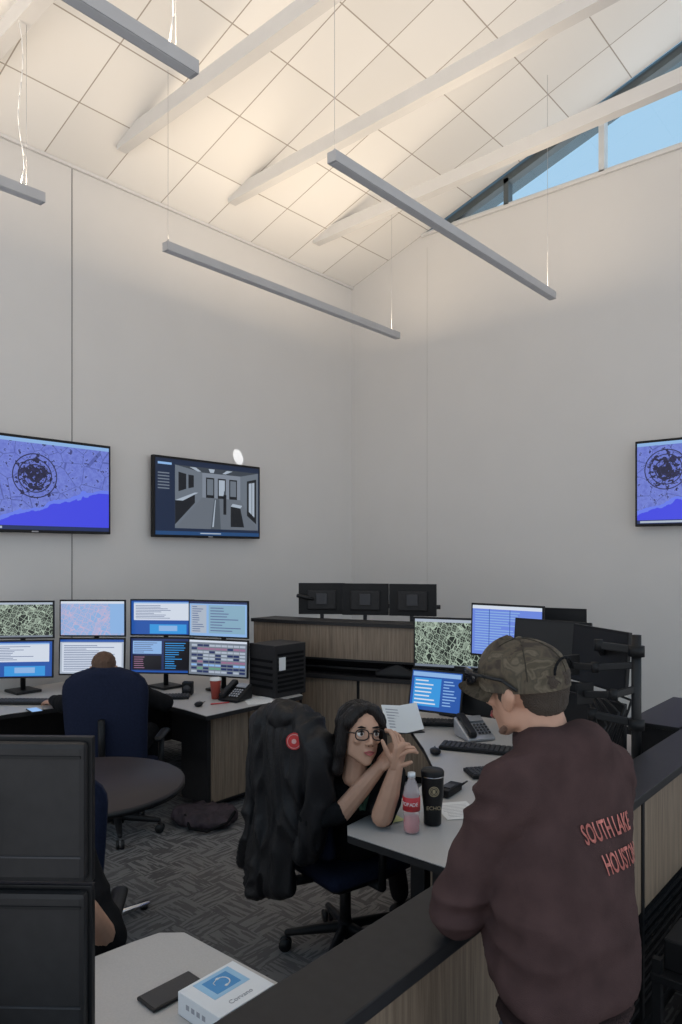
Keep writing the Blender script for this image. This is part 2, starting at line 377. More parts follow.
# ------------------------------------------------------------ screens
W_=emi('scr_white',(.60,.66,.76)); WB=emi('scr_blue_desk',(.012,.08,.36)); LB=emi('scr_lightblue',(.24,.42,.72)); DB=emi('scr_darkblue',(.012,.025,.10))
GR=emi('scr_grey',(.16,.19,.24)); LG=emi('scr_lightgrey',(.38,.44,.53)); BK=emi('scr_black',(.004,.004,.008)); TX=emi('scr_text',(.10,.14,.28)); CY=emi('scr_cyan',(.03,.28,.68)); YE=emi('scr_yellow',(.34,.38,.16)); PK_=emi('scr_pink',(.28,.14,.24)); GN=emi('scr_green',(.12,.30,.20))
SMAP=streetmap_mat('street_map_screen',(.012,.018,.014),(.38,.47,.38),9); LMAP=streetmap_mat('light_map_screen',(.24,.40,.68),(.50,.42,.60),8); RAD1=radar_mat('coastal_radar_map_west',.50,.60); RAD2=radar_mat('coastal_radar_map_north',.19,.66)
def screen(b,M,w,h,kind,off):
    def r(u0,v0,u1,v1,m,l=0):
        y=-off-.0004*l
        b.quad([((u0-.5)*w,y,(v0-.5)*h),((u1-.5)*w,y,(v0-.5)*h),((u1-.5)*w,y,(v1-.5)*h),((u0-.5)*w,y,(v1-.5)*h)],m,M=M)
    def lines(u0,v0,u1,v1,n,m,l,ln=.9):
        for i in range(n):
            v=v1-(i+.5)*(v1-v0)/n; r(u0,v-.18*(v1-v0)/n,u0+(u1-u0)*random.uniform(.35,ln),v+.18*(v1-v0)/n,m,l)
    if kind=='off': r(0,0,1,1,BLKS); return
    if kind in('radar','radar2'): r(0,0,1,1,RAD1 if kind=='radar' else RAD2); r(0,0,1,.045,DB,1); r(.02,.01,.3,.035,LG,2); r(0,.96,1,1,LB,1); return
    if kind=='smap': r(0,0,1,1,SMAP); r(0,.94,1,1,LG,1); r(0,0,1,.05,GR,1); return
    if kind=='lmap': r(0,0,1,1,LMAP); r(0,.93,1,1,W_,1); r(.78,.05,1,.93,LB,1); return
    if kind=='list':
        r(0,0,1,1,WB); r(.04,.42,.96,.96,W_,1); lines(.07,.46,.92,.88,9,TX,2); r(.04,.92,.96,.96,LB,2); r(.3,.02,.9,.3,CY,1); r(.45,.1,.75,.26,LB,2); return
    if kind=='forms':
        r(0,0,1,1,LB); r(.03,.08,.30,.9,LG,1); lines(.05,.1,.28,.88,12,TX,2); r(.34,.08,.97,.9,emi('scr_teal',(.22,.38,.50)),1)
        lines(.37,.12,.94,.86,9,TX,2,.95)
        r(0,.94,1,1,DB,1); return
    if kind=='desk':
        r(0,0,1,1,DB); r(.03,.55,.5,.93,LB,1); lines(.05,.57,.48,.9,6,TX,2); r(.03,.08,.5,.5,BK,1); r(.54,.08,.97,.93,BK,1); lines(.56,.1,.95,.9,12,CY,2); lines(.05,.1,.48,.48,6,PK_,2,.5); r(0,0,1,.05,WB,1); return
    if kind=='doc':
        r(0,0,1,1,LG); r(.03,.05,.97,.9,W_,1); lines(.06,.08,.94,.85,15,TX,2,.98); r(0,.93,1,1,WB,1); return
    if kind=='grid':
        r(0,0,1,1,GR); r(0,.94,1,1,W_,1)
        for j in range(9):
            cc=random.choice((YE,LG,GN,LG,PK_,DB,LB))
            for i in range(9): r(.04+i*.105,.06+j*.095,.135+i*.105,.12+j*.095,cc if random.random()<.75 else DB,1)
        return
    if kind=='blue':
        r(0,0,1,1,WB); r(.02,.86,.98,.97,LB,1); r(.05,.1,.60,.82,CY,1); lines(.08,.12,.58,.8,7,W_,2); lines(.65,.12,.95,.8,9,LB,1); return
    if kind=='table':
        r(0,0,1,1,emi('scr_periwinkle',(.13,.22,.68))); lines(.04,.06,.96,.9,16,LB,1,.98); r(0,.93,1,1,W_,1); r(.25,0,.26,.93,WB,2); r(.55,0,.56,.93,WB,2); return
    if kind=='cctv':
        r(0,0,1,1,emi('cc_navy',(.010,.020,.05)))
        def p(pts,m,l): b.quad([((u-.5)*w,-off-.0004*l,(v-.5)*h) for u,v in pts],m,uv=False,M=M)
        FL=emi('cc_floor',(.12,.14,.17)); FL2=emi('cc_floor2',(.07,.085,.105)); LT=emi('cc_light',(.36,.42,.50)); MD=emi('cc_mid',(.040,.050,.066)); DK=emi('cc_dark',(.008,.010,.014)); WL=emi('cc_wall',(.19,.22,.27)); WL2=emi('cc_wall2',(.13,.155,.19))
        r(.17,.09,.99,.93,WL,1)
        p([(.17,.09),(.99,.09),(.80,.52),(.42,.52)],FL,2)
        p([(.17,.09),(.42,.52),(.42,.86),(.17,.93)],WL2,2)
        p([(.99,.09),(.99,.93),(.80,.86),(.80,.52)],WL2,2)
        p([(.17,.93),(.42,.86),(.80,.86),(.99,.93)],MD,3)
        for k in range(3): p([(.30+.18*k,.92),(.36+.18*k,.92),(.41+.12*k,.87),(.375+.12*k,.87)],LT,4)
        p([(.17,.14),(.35,.44),(.35,.58),(.17,.46)],DK,4); p([(.17,.46),(.35,.58),(.38,.58),(.24,.46)],LT,5)
        p([(.20,.58),(.27,.62),(.27,.82),(.20,.84)],DK,4); p([(.29,.63),(.34,.65),(.34,.81),(.29,.815)],DK,4)
        for k in range(3): r(.455+.115*k,.52,.535+.115*k,.80,DK,4); r(.465+.115*k,.56,.525+.115*k,.78,LT if k==1 else WL2,5)
        p([(.50,.09),(.60,.09),(.585,.52),(.535,.52)],FL2,4); p([(.515,.12),(.53,.12),(.55,.50),(.543,.50)],LT,5)
        p([(.70,.13),(.84,.13),(.80,.40),(.70,.42)],DK,4); p([(.70,.42),(.80,.40),(.82,.44),(.72,.46)],LT,5)
        p([(.87,.30),(.97,.18),(.97,.84),(.87,.80)],DK,4); p([(.89,.36),(.95,.28),(.95,.79),(.89,.77)],LT,5); p([(.92,.30),(.925,.30),(.925,.79),(.92,.79)],DK,6)
        p([(.625,.30),(.655,.30),(.655,.58),(.625,.58)],DK,6); p([(.63,.58),(.65,.58),(.648,.63),(.632,.63)],MD,6)
        r(0,0,1,.05,emi('cc_bar',(.015,.06,.17)),7); r(.40,.02,.60,.035,LG,8); r(.02,.92,.14,.95,LB,2)
        for k in range(6): r(.02,.80-.04*k,.12,.815-.04*k,GR,2)
        return
def wall_tv(name,M,w,h,kind):
    b=B(name,M); b.box((0,0,0),(w,.05,h),BLK,bev=.006); b.box((0,.045,0),(w*.5,.05,h*.5),DKGREY)
    screen(b,Matrix(),w-.04,h-.05,kind,.0262); b.quad([(-.03,-.0262,-h/2+.006),(.03,-.0262,-h/2+.006),(.03,-.0262,-h/2+.017),(-.03,-.0262,-h/2+.017)],GREYINK); return b.done()
RL=RZ(math.pi/2)
wall_tv('wall_television',T(.075,-4.395,2.44)@RL,1.46,.83,'radar')
wall_tv('wall_television',T(.075,-2.475,2.42)@RL,1.43,.82,'cctv')
wall_tv('wall_television',T(4.455,-.075,2.53),1.46,.84,'radar2')

def monitor(b,M,w=.53,h=.32,kind='off',stand=None,plain=False):
    MM=b.M; b.M=MM@M
    b.box((0,.004,0),(w,.02,h),BLK,bev=.003)
    if plain:
        b.box((0,.022,0),(w*.97,.03,h*.95),BLK2,bev=.012); b.box((0,.038,h*.38),(w*.94,.004,.006),BLK); b.box((0,.038,-h*.30),(w*.94,.004,.004),DKGREY)
        b.box((-.0,.05,0),(.11,.03,.11),BLK2,bev=.004)
    else:
        b.box((0,.024,-.01),(w*.62,.03,h*.62),BLK2,bev=.01); b.box((0,.045,0),(.1,.02,.1),DKGREY,bev=.003)
    screen(b,Matrix(),w-.022,h-.026,kind,.0066)
    if stand is not None:
        b.cyl((0,.085,-stand),(0,.085,.06),.016,.016,BLKS,14); b.box((0,.065,0),(.05,.05,.05),BLKS,bev=.004)
        b.box((0,.08,-stand+.006),(.24,.19,.012),BLKS,bev=.004)
    b.M=MM

# ------------------------------------------------------------ consoles & desks
def desk(name,poly,z=.74,legs=(),extra=None):
    b=B(name); b.prism(poly,z-.034,z-.003,BLK2,bev=.003)
    t=bmesh.new(); f=t.faces.new([t.verts.new((x,y,z-.003)) for x,y in poly]); bmesh.ops.inset_region(t,faces=[f],thickness=.018)
    fs=[f for f in t.faces]; big=max(fs,key=lambda q:q.calc_area()); pts=[(v.co.x,v.co.y) for v in big.verts]; t.free()
    b.prism(pts,z-.003,z,DESK)
    for x,y in legs:
        b.bb(x-.035,x+.035,y-.035,y+.035,.03,z-.034,BLKS,.004); b.bb(x-.05,x+.05,y-.28,y+.28,0,.03,BLKS,.005)
    if extra: extra(b)
    return b.done()
def ex(b):
    b.bb(4.66,5.08,-5.12,-4.1,.04,.70,BLK2,.004); b.bb(4.64,4.66,-5.10,-4.62,.06,.68,WOOD); b.bb(4.64,4.66,-4.60,-4.12,.06,.68,WOOD)
    b.bb(3.5,5.0,-3.0,-2.94,.1,.70,BLK2)
desk('corner_workstation_desk',[(4.33,-5.22),(5.10,-5.22),(5.10,-2.9),(3.25,-2.9),(3.30,-3.25),(3.55,-3.68),(3.85,-3.98),(4.12,-4.28),(4.24,-4.62),(4.27,-5.15)],legs=((4.5,-4.95),(3.5,-3.2)),extra=ex)
desk('foreground_desk',[(4.37,-6.22),(4.385,-6.14),(4.44,-6.09),(5.10,-6.08),(5.10,-7.3),(4.0,-7.6),(3.9,-6.95),(4.32,-6.62)],legs=((4.95,-6.5),(4.3,-7.2)))
def ex2(b):
    b.bb(1.80,2.12,-4.12,-3.36,.05,.68,BLK2,.004); b.bb(2.12,2.145,-4.11,-3.78,.08,.68,WOOD); b.bb(2.12,2.145,-3.76,-3.37,.08,.68,WOOD); b.bb(1.82,2.12,-4.14,-4.12,.08,.68,BLK2)
    b.bb(.5,.55,-6.2,-3.2,.1,.7,BLK2); b.bb(.55,1.80,-3.3,-3.24,.1,.7,BLK2)
desk('corner_workstation_desk',[(.3,-6.6),(1.18,-6.6),(1.18,-5.1),(1.24,-4.8),(1.40,-4.45),(1.66,-4.24),(2.0,-4.24),(2.27,-4.27),(2.27,-3.32),(1.9,-3.14),(.3,-3.14)],legs=((.9,-5.6),(.9,-4.3)),extra=ex2)
b=B('tiered_dispatch_console')
face=[(1.42,-3.06),(1.9,-2.96),(2.4,-2.80),(2.98,-2.58)]
def band(z0,z1,m,y0,y1,x0=0,x1=0):
    f=[(x,y+y0) for x,y in face]; f[0]=(f[0][0]+x0,f[0][1]); f[-1]=(f[-1][0]+x1,f[-1][1])
    b.prism(f+[(x,y+y1-y0) for x,y in f[::-1]],z0,z1,m)
band(0.06,.80,WOOD,0,.03); band(0.0,.06,DARK,.03,.6); band(.06,.80,BLK2,.03,.62)
band(.80,.835,BLK2,-.03,.68,-.02,.02)
band(.835,.97,DARK,.12,.5); band(.885,.9,BLKS,.02,.12)
band(.97,1.245,WOOD,0,.03); band(.97,1.245,BLK2,.03,.2); band(1.245,1.275,BLK2,-.02,.28,-.015,.015)
band(.955,.972,BLKS,-.01,.2)
for x,y in face: b.bb(x-.012,x+.012,y-.004,y+.02,.06,.80,BLKS)
b.hull([((2.55,-2.72,.86),.03),((2.85,-2.62,.86),.03),((2.70,-2.66,.93),.03)],BLK)
b.done()
desk('rear_desk',[(1.4,-2.3),(3.0,-1.9),(3.0,-1.2),(1.4,-1.2)],z=.74,legs=((1.7,-1.7),(2.7,-1.6)))
b=B('monitor_bank_on_poles')
for (X,Y,r) in ((-.18,6.72,.10),(.225,6.62,0.0),(.65,6.52,-.10)):
    M=T(S(X,Y,1.425))@RZ(TH+math.pi+r-.12); monitor(b,M,.43,.29,'doc')
    p=S(X,Y+.10,0); b.cyl((p.x,p.y,.74),(p.x,p.y,1.44),.018,.018,BLKS); b.box((p.x,p.y,.75),(.16,.16,.02),BLKS)
b.tube([S(-.18,6.82,1.36),S(.90,6.52,1.36)],.02,BLKS); b.tube([S(-.40,6.6,1.46),S(-.18,6.75,1.40)],.018,BLKS)
b.done()

b=B('privacy_partition')
y0,y1=-7.25,-2.55
b.bb(5.10,5.285,y0,y1,.935,.97,BLK2,.004)
b.bb(5.135,5.215,y0,y1,.06,.935,BLK2)
yy=y0+.02
for k in range(6):
    ye=min(yy+.90,y1-.02)
    b.bb(5.215,5.232,yy+.012,ye-.012,.47,.925,WOOD); b.bb(5.215,5.226,yy+.01,ye-.01,.08,.455,DARK)
    for j in range(9): b.bb(5.226,5.232,yy+.03,ye-.03,.10+j*.04,.115+j*.04,BLKS)
    b.bb(5.215,5.238,ye-.012,ye+.012,.06,.935,BLKS); yy=ye
b.bb(5.12,5.25,y0,y1,0,.06,BLKS)
b.done()
b=B('equipment_shelf')
b.bb(4.86,5.09,-3.52,-2.75,.742,.95,BLK2,.005)
for j in range(6): b.bb(4.84,4.86,-3.48,-2.80,.76+j*.03,.775+j*.03,BLKS)
b.bb(4.83,5.09,-3.54,-2.73,.95,.972,BLKS,.004); b.done()
b=B('cable_rack')
b.bb(5.33,5.75,-4.75,-3.4,.02,.06,BLKS,.004); b.bb(5.33,5.75,-4.75,-3.4,.34,.37,BLKS,.004)
for x in (5.35,5.73):
    for y in (-4.73,-3.42): b.bb(x-.015,x+.015,y-.015,y+.015,0,.42,BLKS)
for k in range(5): b.box((5.53,-4.6+k*.26,.425),(.34,.2,.11),BLK,bev=.008)
b.done()

def faceM(X,Y,z,fx,fy,tilt=0): 
    d=sdir(fx,fy); ang=math.atan2(d.y,d.x)+math.pi/2
    return T(S(X,Y,z))@RZ(ang)@RX(tilt)
def mon_obj(X,Y,z,fx,fy,kind,w=.53,h=.32,tilt=0,stand=None):
    b=B('computer_monitor'); monitor(b,faceM(X,Y,z,fx,fy,tilt),w,h,kind,stand=stand); return b.done()
mon_obj(.715,4.82,1.245,-.35,-.93,'smap',.47,.345)
mon_obj(1.045,4.55,1.355,-.64,-.77,'table',.50,.34,tilt=-.04)
mon_obj(.60,4.55,.975,-.5,-.85,'blue',.36,.27,tilt=-.25)
mon_obj(.93,4.45,.98,-.55,-.83,'off',.50,.30)
mon_obj(1.17,4.02,1.325,-.68,-.70,'off',.46,.30,tilt=-.12)
mon_obj(1.17,4.06,.99,-.60,-.78,'off',.50,.30)
mon_obj(1.36,4.75,1.33,-.5,-.87,'off',.5,.32)
mon_obj(1.31,3.66,1.32,-.93,-.25,'off',.46,.30,tilt=-.08)
mon_obj(1.28,3.74,.97,-.85,-.45,'off',.48,.28)
b=B('monitor_arm_array')
for X,Y,zt in ((.76,4.93,1.36),(1.12,4.68,1.42),(1.27,4.16,1.42),(1.44,3.86,1.44),(1.37,3.34,1.47)):
    p=S(X,Y); q=1.3 if Y<3.5 else 1; b.cyl((p.x,p.y,.742),(p.x,p.y,zt),.017*q,.017*q,BLKS); b.box((p.x,p.y,.752),(.13,.13,.02),BLKS,bev=.004)
    for z_ in (zt-.10,1.03): b.cyl((p.x,p.y,z_),(p.x,p.y,z_+.05),.028*q,.028*q,BLK)
def arm(pts,r=.02):
    pts=[S(*p) for p in pts]
    for p,q in zip(pts[:-1],pts[1:]):
        d=q-p; Mx=T((p+q)/2)@d.to_track_quat('X','Z').to_matrix().to_4x4()
        b.box((0,0,0),(d.length,r*1.3,r*2.0),BLKS,bev=r*.3,rot=Mx)
    for c in pts[1:-1]: b.cyl((c.x,c.y,c.z-r*1.5),(c.x,c.y,c.z+r*1.5),r*1.15,r*1.15,BLK,14)
arm([(1.37,3.34,1.40),(1.23,3.44,1.41),(1.33,3.66,1.34)],.018); arm([(1.37,3.34,1.33),(1.20,3.40,1.31),(1.13,3.52,1.30)],.016)
arm([(1.37,3.34,1.06),(1.20,3.44,1.08),(1.30,3.72,.99)],.018); arm([(1.37,3.34,1.22),(1.25,3.30,1.20),(1.16,3.42,1.18)],.016)
for X,Y,z_,a_ in ((1.13,3.53,1.30,.5),(1.16,3.43,1.18,.4)):   # empty mounting plates
    c=S(X,Y,z_); b.box((c.x,c.y,c.z),(.10,.012,.10),BLK,bev=.003,rot=RZ(TH+a_))
arm([(1.27,4.16,1.38),(1.21,4.08,1.34)]); arm([(1.12,4.68,1.38),(1.08,4.6,1.35)]); arm([(.76,4.93,1.28),(.73,4.88,1.25)]); arm([(.76,4.93,1.0),(.62,4.62,.98)])
arm([(1.27,4.16,1.0),(1.20,4.10,.99)])
arm([(1.44,3.86,1.36),(1.35,3.70,1.33)]); arm([(1.12,4.68,1.0),(.95,4.5,.98)]); arm([(1.44,3.86,1.02),(1.32,3.77,.98)]); arm([(1.12,4.68,1.36),(1.36,4.80,1.33)])
for k in range(6):
    X=1.20+.03*k; b.tube([S(X,3.5+.03*k,1.15),S(X+.03,3.42,1.0+.03*k),S(X-.03,3.5,.85),S(X+.04,3.62,.745)],.006,BLKS,8)
b.done()
kinds=[('smap','list'),('lmap','doc'),('list','desk'),('forms','grid')]
b=B('stacked_monitor_bank')
pos=[(-2.53,5.66,-.10),(-2.00,5.80,.02),(-1.455,5.86,.10),(-.975,5.72,.34)]
for (X,Y,r),(kt,kb) in zip(pos,kinds):
    M0=T(S(X,Y,1.325))@RZ(TH-r); M1=T(S(X,Y-.015,1.018))@RZ(TH-r)@RX(-.04)
    monitor(b,M0,.535,.298,kt); monitor(b,M1,.535,.298,kb)
    p=(T(S(X,Y,0))@RZ(TH-r))@Vector((0,.09,0)); b.cyl((p.x,p.y,.742),(p.x,p.y,1.4),.02,.02,BLKS); b.box((p.x,p.y,.752),(.22,.2,.02),BLKS,bev=.004)
b.done()
b=B('stacked_monitor_pair')
for z in (1.287,.962):
    M=T(S(-.815,1.60,z))@RZ(TH+math.pi-.03); monitor(b,M,.54,.318,'doc',plain=True)
p=S(-.815,1.50); b.cyl((p.x,p.y,.742),(p.x,p.y,1.30),.02,.02,BLKS); b.box((p.x,p.y,.752),(.22,.2,.02),BLKS,bev=.004)
b.done()

# ------------------------------------------------------------ small items
def keyboard(X,Y,rot,z=.742,w=.42,m=BLK):
    b=B('keyboard',T(S(X,Y,z))@RZ(rot)); b.box((0,0,.010),(w,.14,.018),m,bev=.004)
    n=15
    for j in range(5):
        for i in range(n):
            if j==0 and 4<i<9: continue
            b.box((-w/2+.018+i*(w-.036)/(n-1),-.05+j*.025,.021),((w-.036)/(n-1)*.82,.019,.008),DKGREY,bev=.002,seg=1)
    b.box((0,-.05,.021),((w/n)*4,.019,.008),DKGREY); return b.done()
keyboard(.77,4.05,TH-.35); keyboard(.655,4.66,TH-.15,w=.36); keyboard(.80,3.62,TH+.2,w=.34)
keyboard(-2.34,5.32,TH-.02); keyboard(-1.34,5.50,TH+.1,w=.36)
def mouse(X,Y,rot):
    b=B('computer_mouse',T(S(X,Y,.742))@RZ(rot)); b.hull([((0,.02,.014),(.028,.035,.013)),((0,-.02,.016),(.03,.038,.018))],BLK); b.box((0,.035,.03),(.004,.016,.006),GREYINK); b.tube([(0,.05,.01),(.01,.10,.004),(.02,.14,.004)],.002,BLK,6); b.done()
mouse(.52,3.98,TH); mouse(-1.03,5.22,TH)
def phone(X,Y,rot,m):
    b=B('desk_telephone',T(S(X,Y,.742))@RZ(rot))
    b.hull([((-.08,-.09,.012),.01),((.08,-.09,.012),.01),((-.08,.09,.10),.01),((.08,.09,.10),.01),((-.08,.09,.012),.01),((.08,.09,.012),.01)],m)
    b.M=b.M@T(0,0,.068)@RX(.455)
    b.box((-.055,0,.022),(.045,.19,.022),BLKS,bev=.008); b.box((-.055,.08,.014),(.048,.045,.03),BLKS,bev=.01); b.box((-.055,-.08,.014),(.048,.045,.03),BLKS,bev=.01)
    b.box((.03,.06,.008),(.09,.05,.008),SILV,bev=.002)
    for i in range(4):
        for j in range(4): b.box((-.0+i*.022,-.07+j*.025,.008),(.014,.014,.008),DKGREY if m is not BLK else GREYINK,bev=.002,seg=1)
    b.done()
phone(.80,4.32,TH+.3,SILV); phone(-.80,5.44,TH-.5,BLK)
b=B('open_notebook',T(S(.40,4.42,.742))@RZ(TH+.3))
b.quad([(-.12,0,.02),(0,-.01,.005),(.0,.11,.15),(-.12,.12,.16)],WHITE); b.quad([(0,-.01,.005),(.12,0,.02),(.12,.12,.16),(0,.11,.15)],WHITE)
b.prism([(-.12,.13),(.12,.13),(.12,-.01),(-.12,-.01)],0,.004,BLKS)
b.hull([((-.1,.128,.0),.003),((.1,.128,.0),.003),((0,.12,.14),.003)],BLKS)
for k in range(7):
    f=.15+k*.11; b.quad([(-.10,.12*f-.003,.02+.14*f),(-.02,.11*f-.003,.01+.14*f),(-.02,.11*f+.002,.015+.14*f),(-.10,.12*f+.002,.026+.14*f)],GREYINK)
b.done()
def paper(name,X,Y,rot,w,h,m,z=.7425,lines=True):
    b=B(name,T(S(X,Y,z))@RZ(rot)); b.box((0,0,0),(w,h,.001),m)
    if lines:
        for k in range(9): b.box((random.uniform(-.01,.01),-h/2+.03+k*(h-.05)/9,.0007),(w*.75,.003,.0003),GREYINK)
    b.done()
paper('paper_sheet',.50,3.10,TH+.2,.16,.20,WHITE)
paper('sticky_note_pad',.205,3.0,TH+.5,.09,.09,YEL,z=.744,lines=False); paper('paper_sheet',-.62,5.42,TH+.3,.21,.28,WHITE)
b=B('handheld_radio',T(S(.50,3.32,.742))@RZ(TH-.6)); b.box((0,0,.018),(.06,.15,.034),BLK,bev=.006); b.cyl((.02,.07,.02),(.02,.15,.02),.006,.004,BLKS); b.cyl((-.015,.07,.02),(-.015,.09,.02),.008,.008,DKGREY); b.box((0,-.01,.037),(.045,.06,.004),DKGREY); b.done()
b=B('soda_bottle',T(S(.280,2.86,.742)))
PET=clear_mat('clear_plastic',(.85,.75,.75),.33); LIQ=mat('pink_drink',(.55,.08,.09),.15,var=.05)
b.lathe([(0,0),(.026,0),(.033,.008),(.034,.04),(.031,.06),(.034,.085),(.034,.15),(.028,.18),(.015,.208),(.0135,.222)],PET)
b.lathe([(0,.003),(.024,.003),(.030,.01),(.031,.04),(.0285,.06),(0,.062)],LIQ); b.lathe([(.0345,.09),(.0348,.09),(.0348,.145),(.0345,.145)],RED)
b.lathe([(0,.236),(.0155,.236),(.0155,.218),(0,.218)],WHITEG)
for k,ch in enumerate('POPADE'):
    a=math.radians(-118+k*20); b.text(ch,.02,WHITE,RZ(a+math.pi/2)@T(0,-.0352,.118)@RX(math.pi/2))
b.done()
b=B('travel_tumbler',T(S(.375,2.95,.742))@RZ(TH))
b.lathe([(0,0),(.033,0),(.036,.004),(.037,.06),(.044,.12),(.046,.20),(.046,.205),(0,.205)],BLKS); b.lathe([(.0475,.2),(.0475,.215),(.042,.222),(0,.222)],BLK); b.lathe([(.0468,.196),(.0472,.196),(.0472,.201),(.0468,.201)],CHROME)
Mt=T(0,-.0455,.145)@RX(math.pi/2+.05)
for r0 in (.021,.015):
    n=24
    for i in range(n):
        a=2*math.pi*i/n; a2=2*math.pi*(i+1)/n
        b.quad([(r0*math.cos(a),r0*math.sin(a),.002),(r0*math.cos(a2),r0*math.sin(a2),.002),((r0-.003)*math.cos(a2),(r0-.003)*math.sin(a2),.002),((r0-.003)*math.cos(a),(r0-.003)*math.sin(a),.002)],GOLD,M=Mt)
b.quad([(-.006,-.008,.002),(.006,-.008,.002),(.006,.008,.002),(-.006,.008,.002)],GOLD,M=Mt); b.text('ECHO',.022,GOLD,T(0,-.0395,.075)@RX(math.pi/2+.1)); b.done()
b=B('paper_cup',T(S(-.955,5.48,.742))); RC=mat('red_cup',(.42,.07,.05),.5); b.lathe([(0,0),(.03,0),(.042,.14),(.043,.145),(0,.145)],RC); b.lathe([(.045,.14),(.045,.15),(.038,.16),(0,.16)],WHITE); b.done()
b=B('smartphone',T(4.655,-6.29,.741)@RZ(math.radians(-2))); b.box((0,0,.005),(.078,.155,.009),BLKS,bev=.004); b.box((0,0,.0097),(.07,.145,.0006),mat('phone_glass',(.02,.02,.025),.12)); b.done()
b=B('headset_box',T(4.812,-6.245,.741)); b.box((0,0,.0275),(.155,.172,.055),WHITEG,bev=.0015)
b.box((-.025,.005,.0554),(.085,.11,.0006),LBLUE); b.box((-.025,.005,.0558),(.06,.075,.0006),BLUEP)
pts=[(-.025+.018*math.cos(math.radians(a)),.008+.018*math.sin(math.radians(a)),.0565) for a in range(0,181,20)]
b.tube(pts,.0016,WHITE,6); b.sph((-.043,.006,.0565),(.004,.006,.0015),WHITE,8); b.sph((-.007,.006,.0565),(.004,.006,.0015),WHITE,8); b.tube([(-.043,.004,.0565),(-.036,-.012,.0565),(-.026,-.014,.0565)],.001,WHITE,6)
b.text('Corvano',.020,GREYINK,T(.052,0,.0556)@RZ(math.pi/2)); 
for k in range(4): b.box((-.04+k*.02,-.0862,.03),(.012,.0005,.012),GREYINK)
b.done()
b=B('equipment_tower'); b.box((2.07,-3.40,.742+.20),(.29,.34,.40),BLK2,bev=.006)
for j in range(9): b.box((2.218,-3.40,.79+j*.035),(.006,.28,.018),DARK)
for j in range(5): b.box((2.07,-3.572,.82+j*.05),(.24,.006,.02),DARK)
b.box((2.224,-3.50,1.0),(.002,.07,.10),WHITE); b.done()
b=B('desk_speaker',T(S(-1.20,5.64,.742))@RZ(TH)); b.box((0,0,.05),(.08,.08,.10),BLK,bev=.008); b.cyl((0,-.042,.05),(0,-.04,.05),.03,.03,DKGREY); b.done()
b=B('smartphone',T(S(-2.15,5.05,.742))@RZ(TH+.7)); b.box((0,0,.005),(.075,.15,.009),BLKS,bev=.004); b.box((0,0,.0097),(.068,.138,.0006),LB); b.done()
b=B('pen'); p=S(-.95,5.25,.748); b.cyl(p,p+sdir(.6,.3)*.14,.005,.004,RED,10); b.done()
bag=blob('duffel_bag',[[((-1.06,4.92,.06),(.09,.09,.06)),((-.80,4.93,.06),(.09,.09,.055))],[((-.98,4.84,.045),(.10,.06,.045)),((-.82,4.84,.04),(.08,.05,.04))],[((-.94,4.98,.075),(.10,.07,.05))]],.012,BAGM,fold=.018,fs=(14,14,14),M=SITE)
b=B('strap'); b.tube([S(-1.05,4.84,.09),S(-1.0,4.76,.03),S(-.88,4.73,.02),S(-.76,4.80,.05),S(-.72,4.90,.09)],.010,BLKCLOTH); b.done(bag)
b=B('round_table',T(S(-1.22,3.47,0)))
b.lathe([(0,.705),(.43,.705),(.452,.715),(.455,.735),(.448,.742),(0,.742)],TABLE,seg=64); b.lathe([(.4525,.712),(.4575,.712),(.4575,.736),(.4525,.736)],BLKS,seg=64)
b.cyl((0,0,.04),(0,0,.71),.035,.035,CHROME)
for k in range(4):
    a=k*math.pi/2+.1; c,s_=math.cos(a),math.sin(a); b.hull([((0,0,.055),.028),((.36*c,.36*s_,.022),(.018,.018,.012))],CHROME); b.cyl((.34*c,.34*s_,0),(.34*c,.34*s_,.02),.02,.02,BLKS)
b.done()

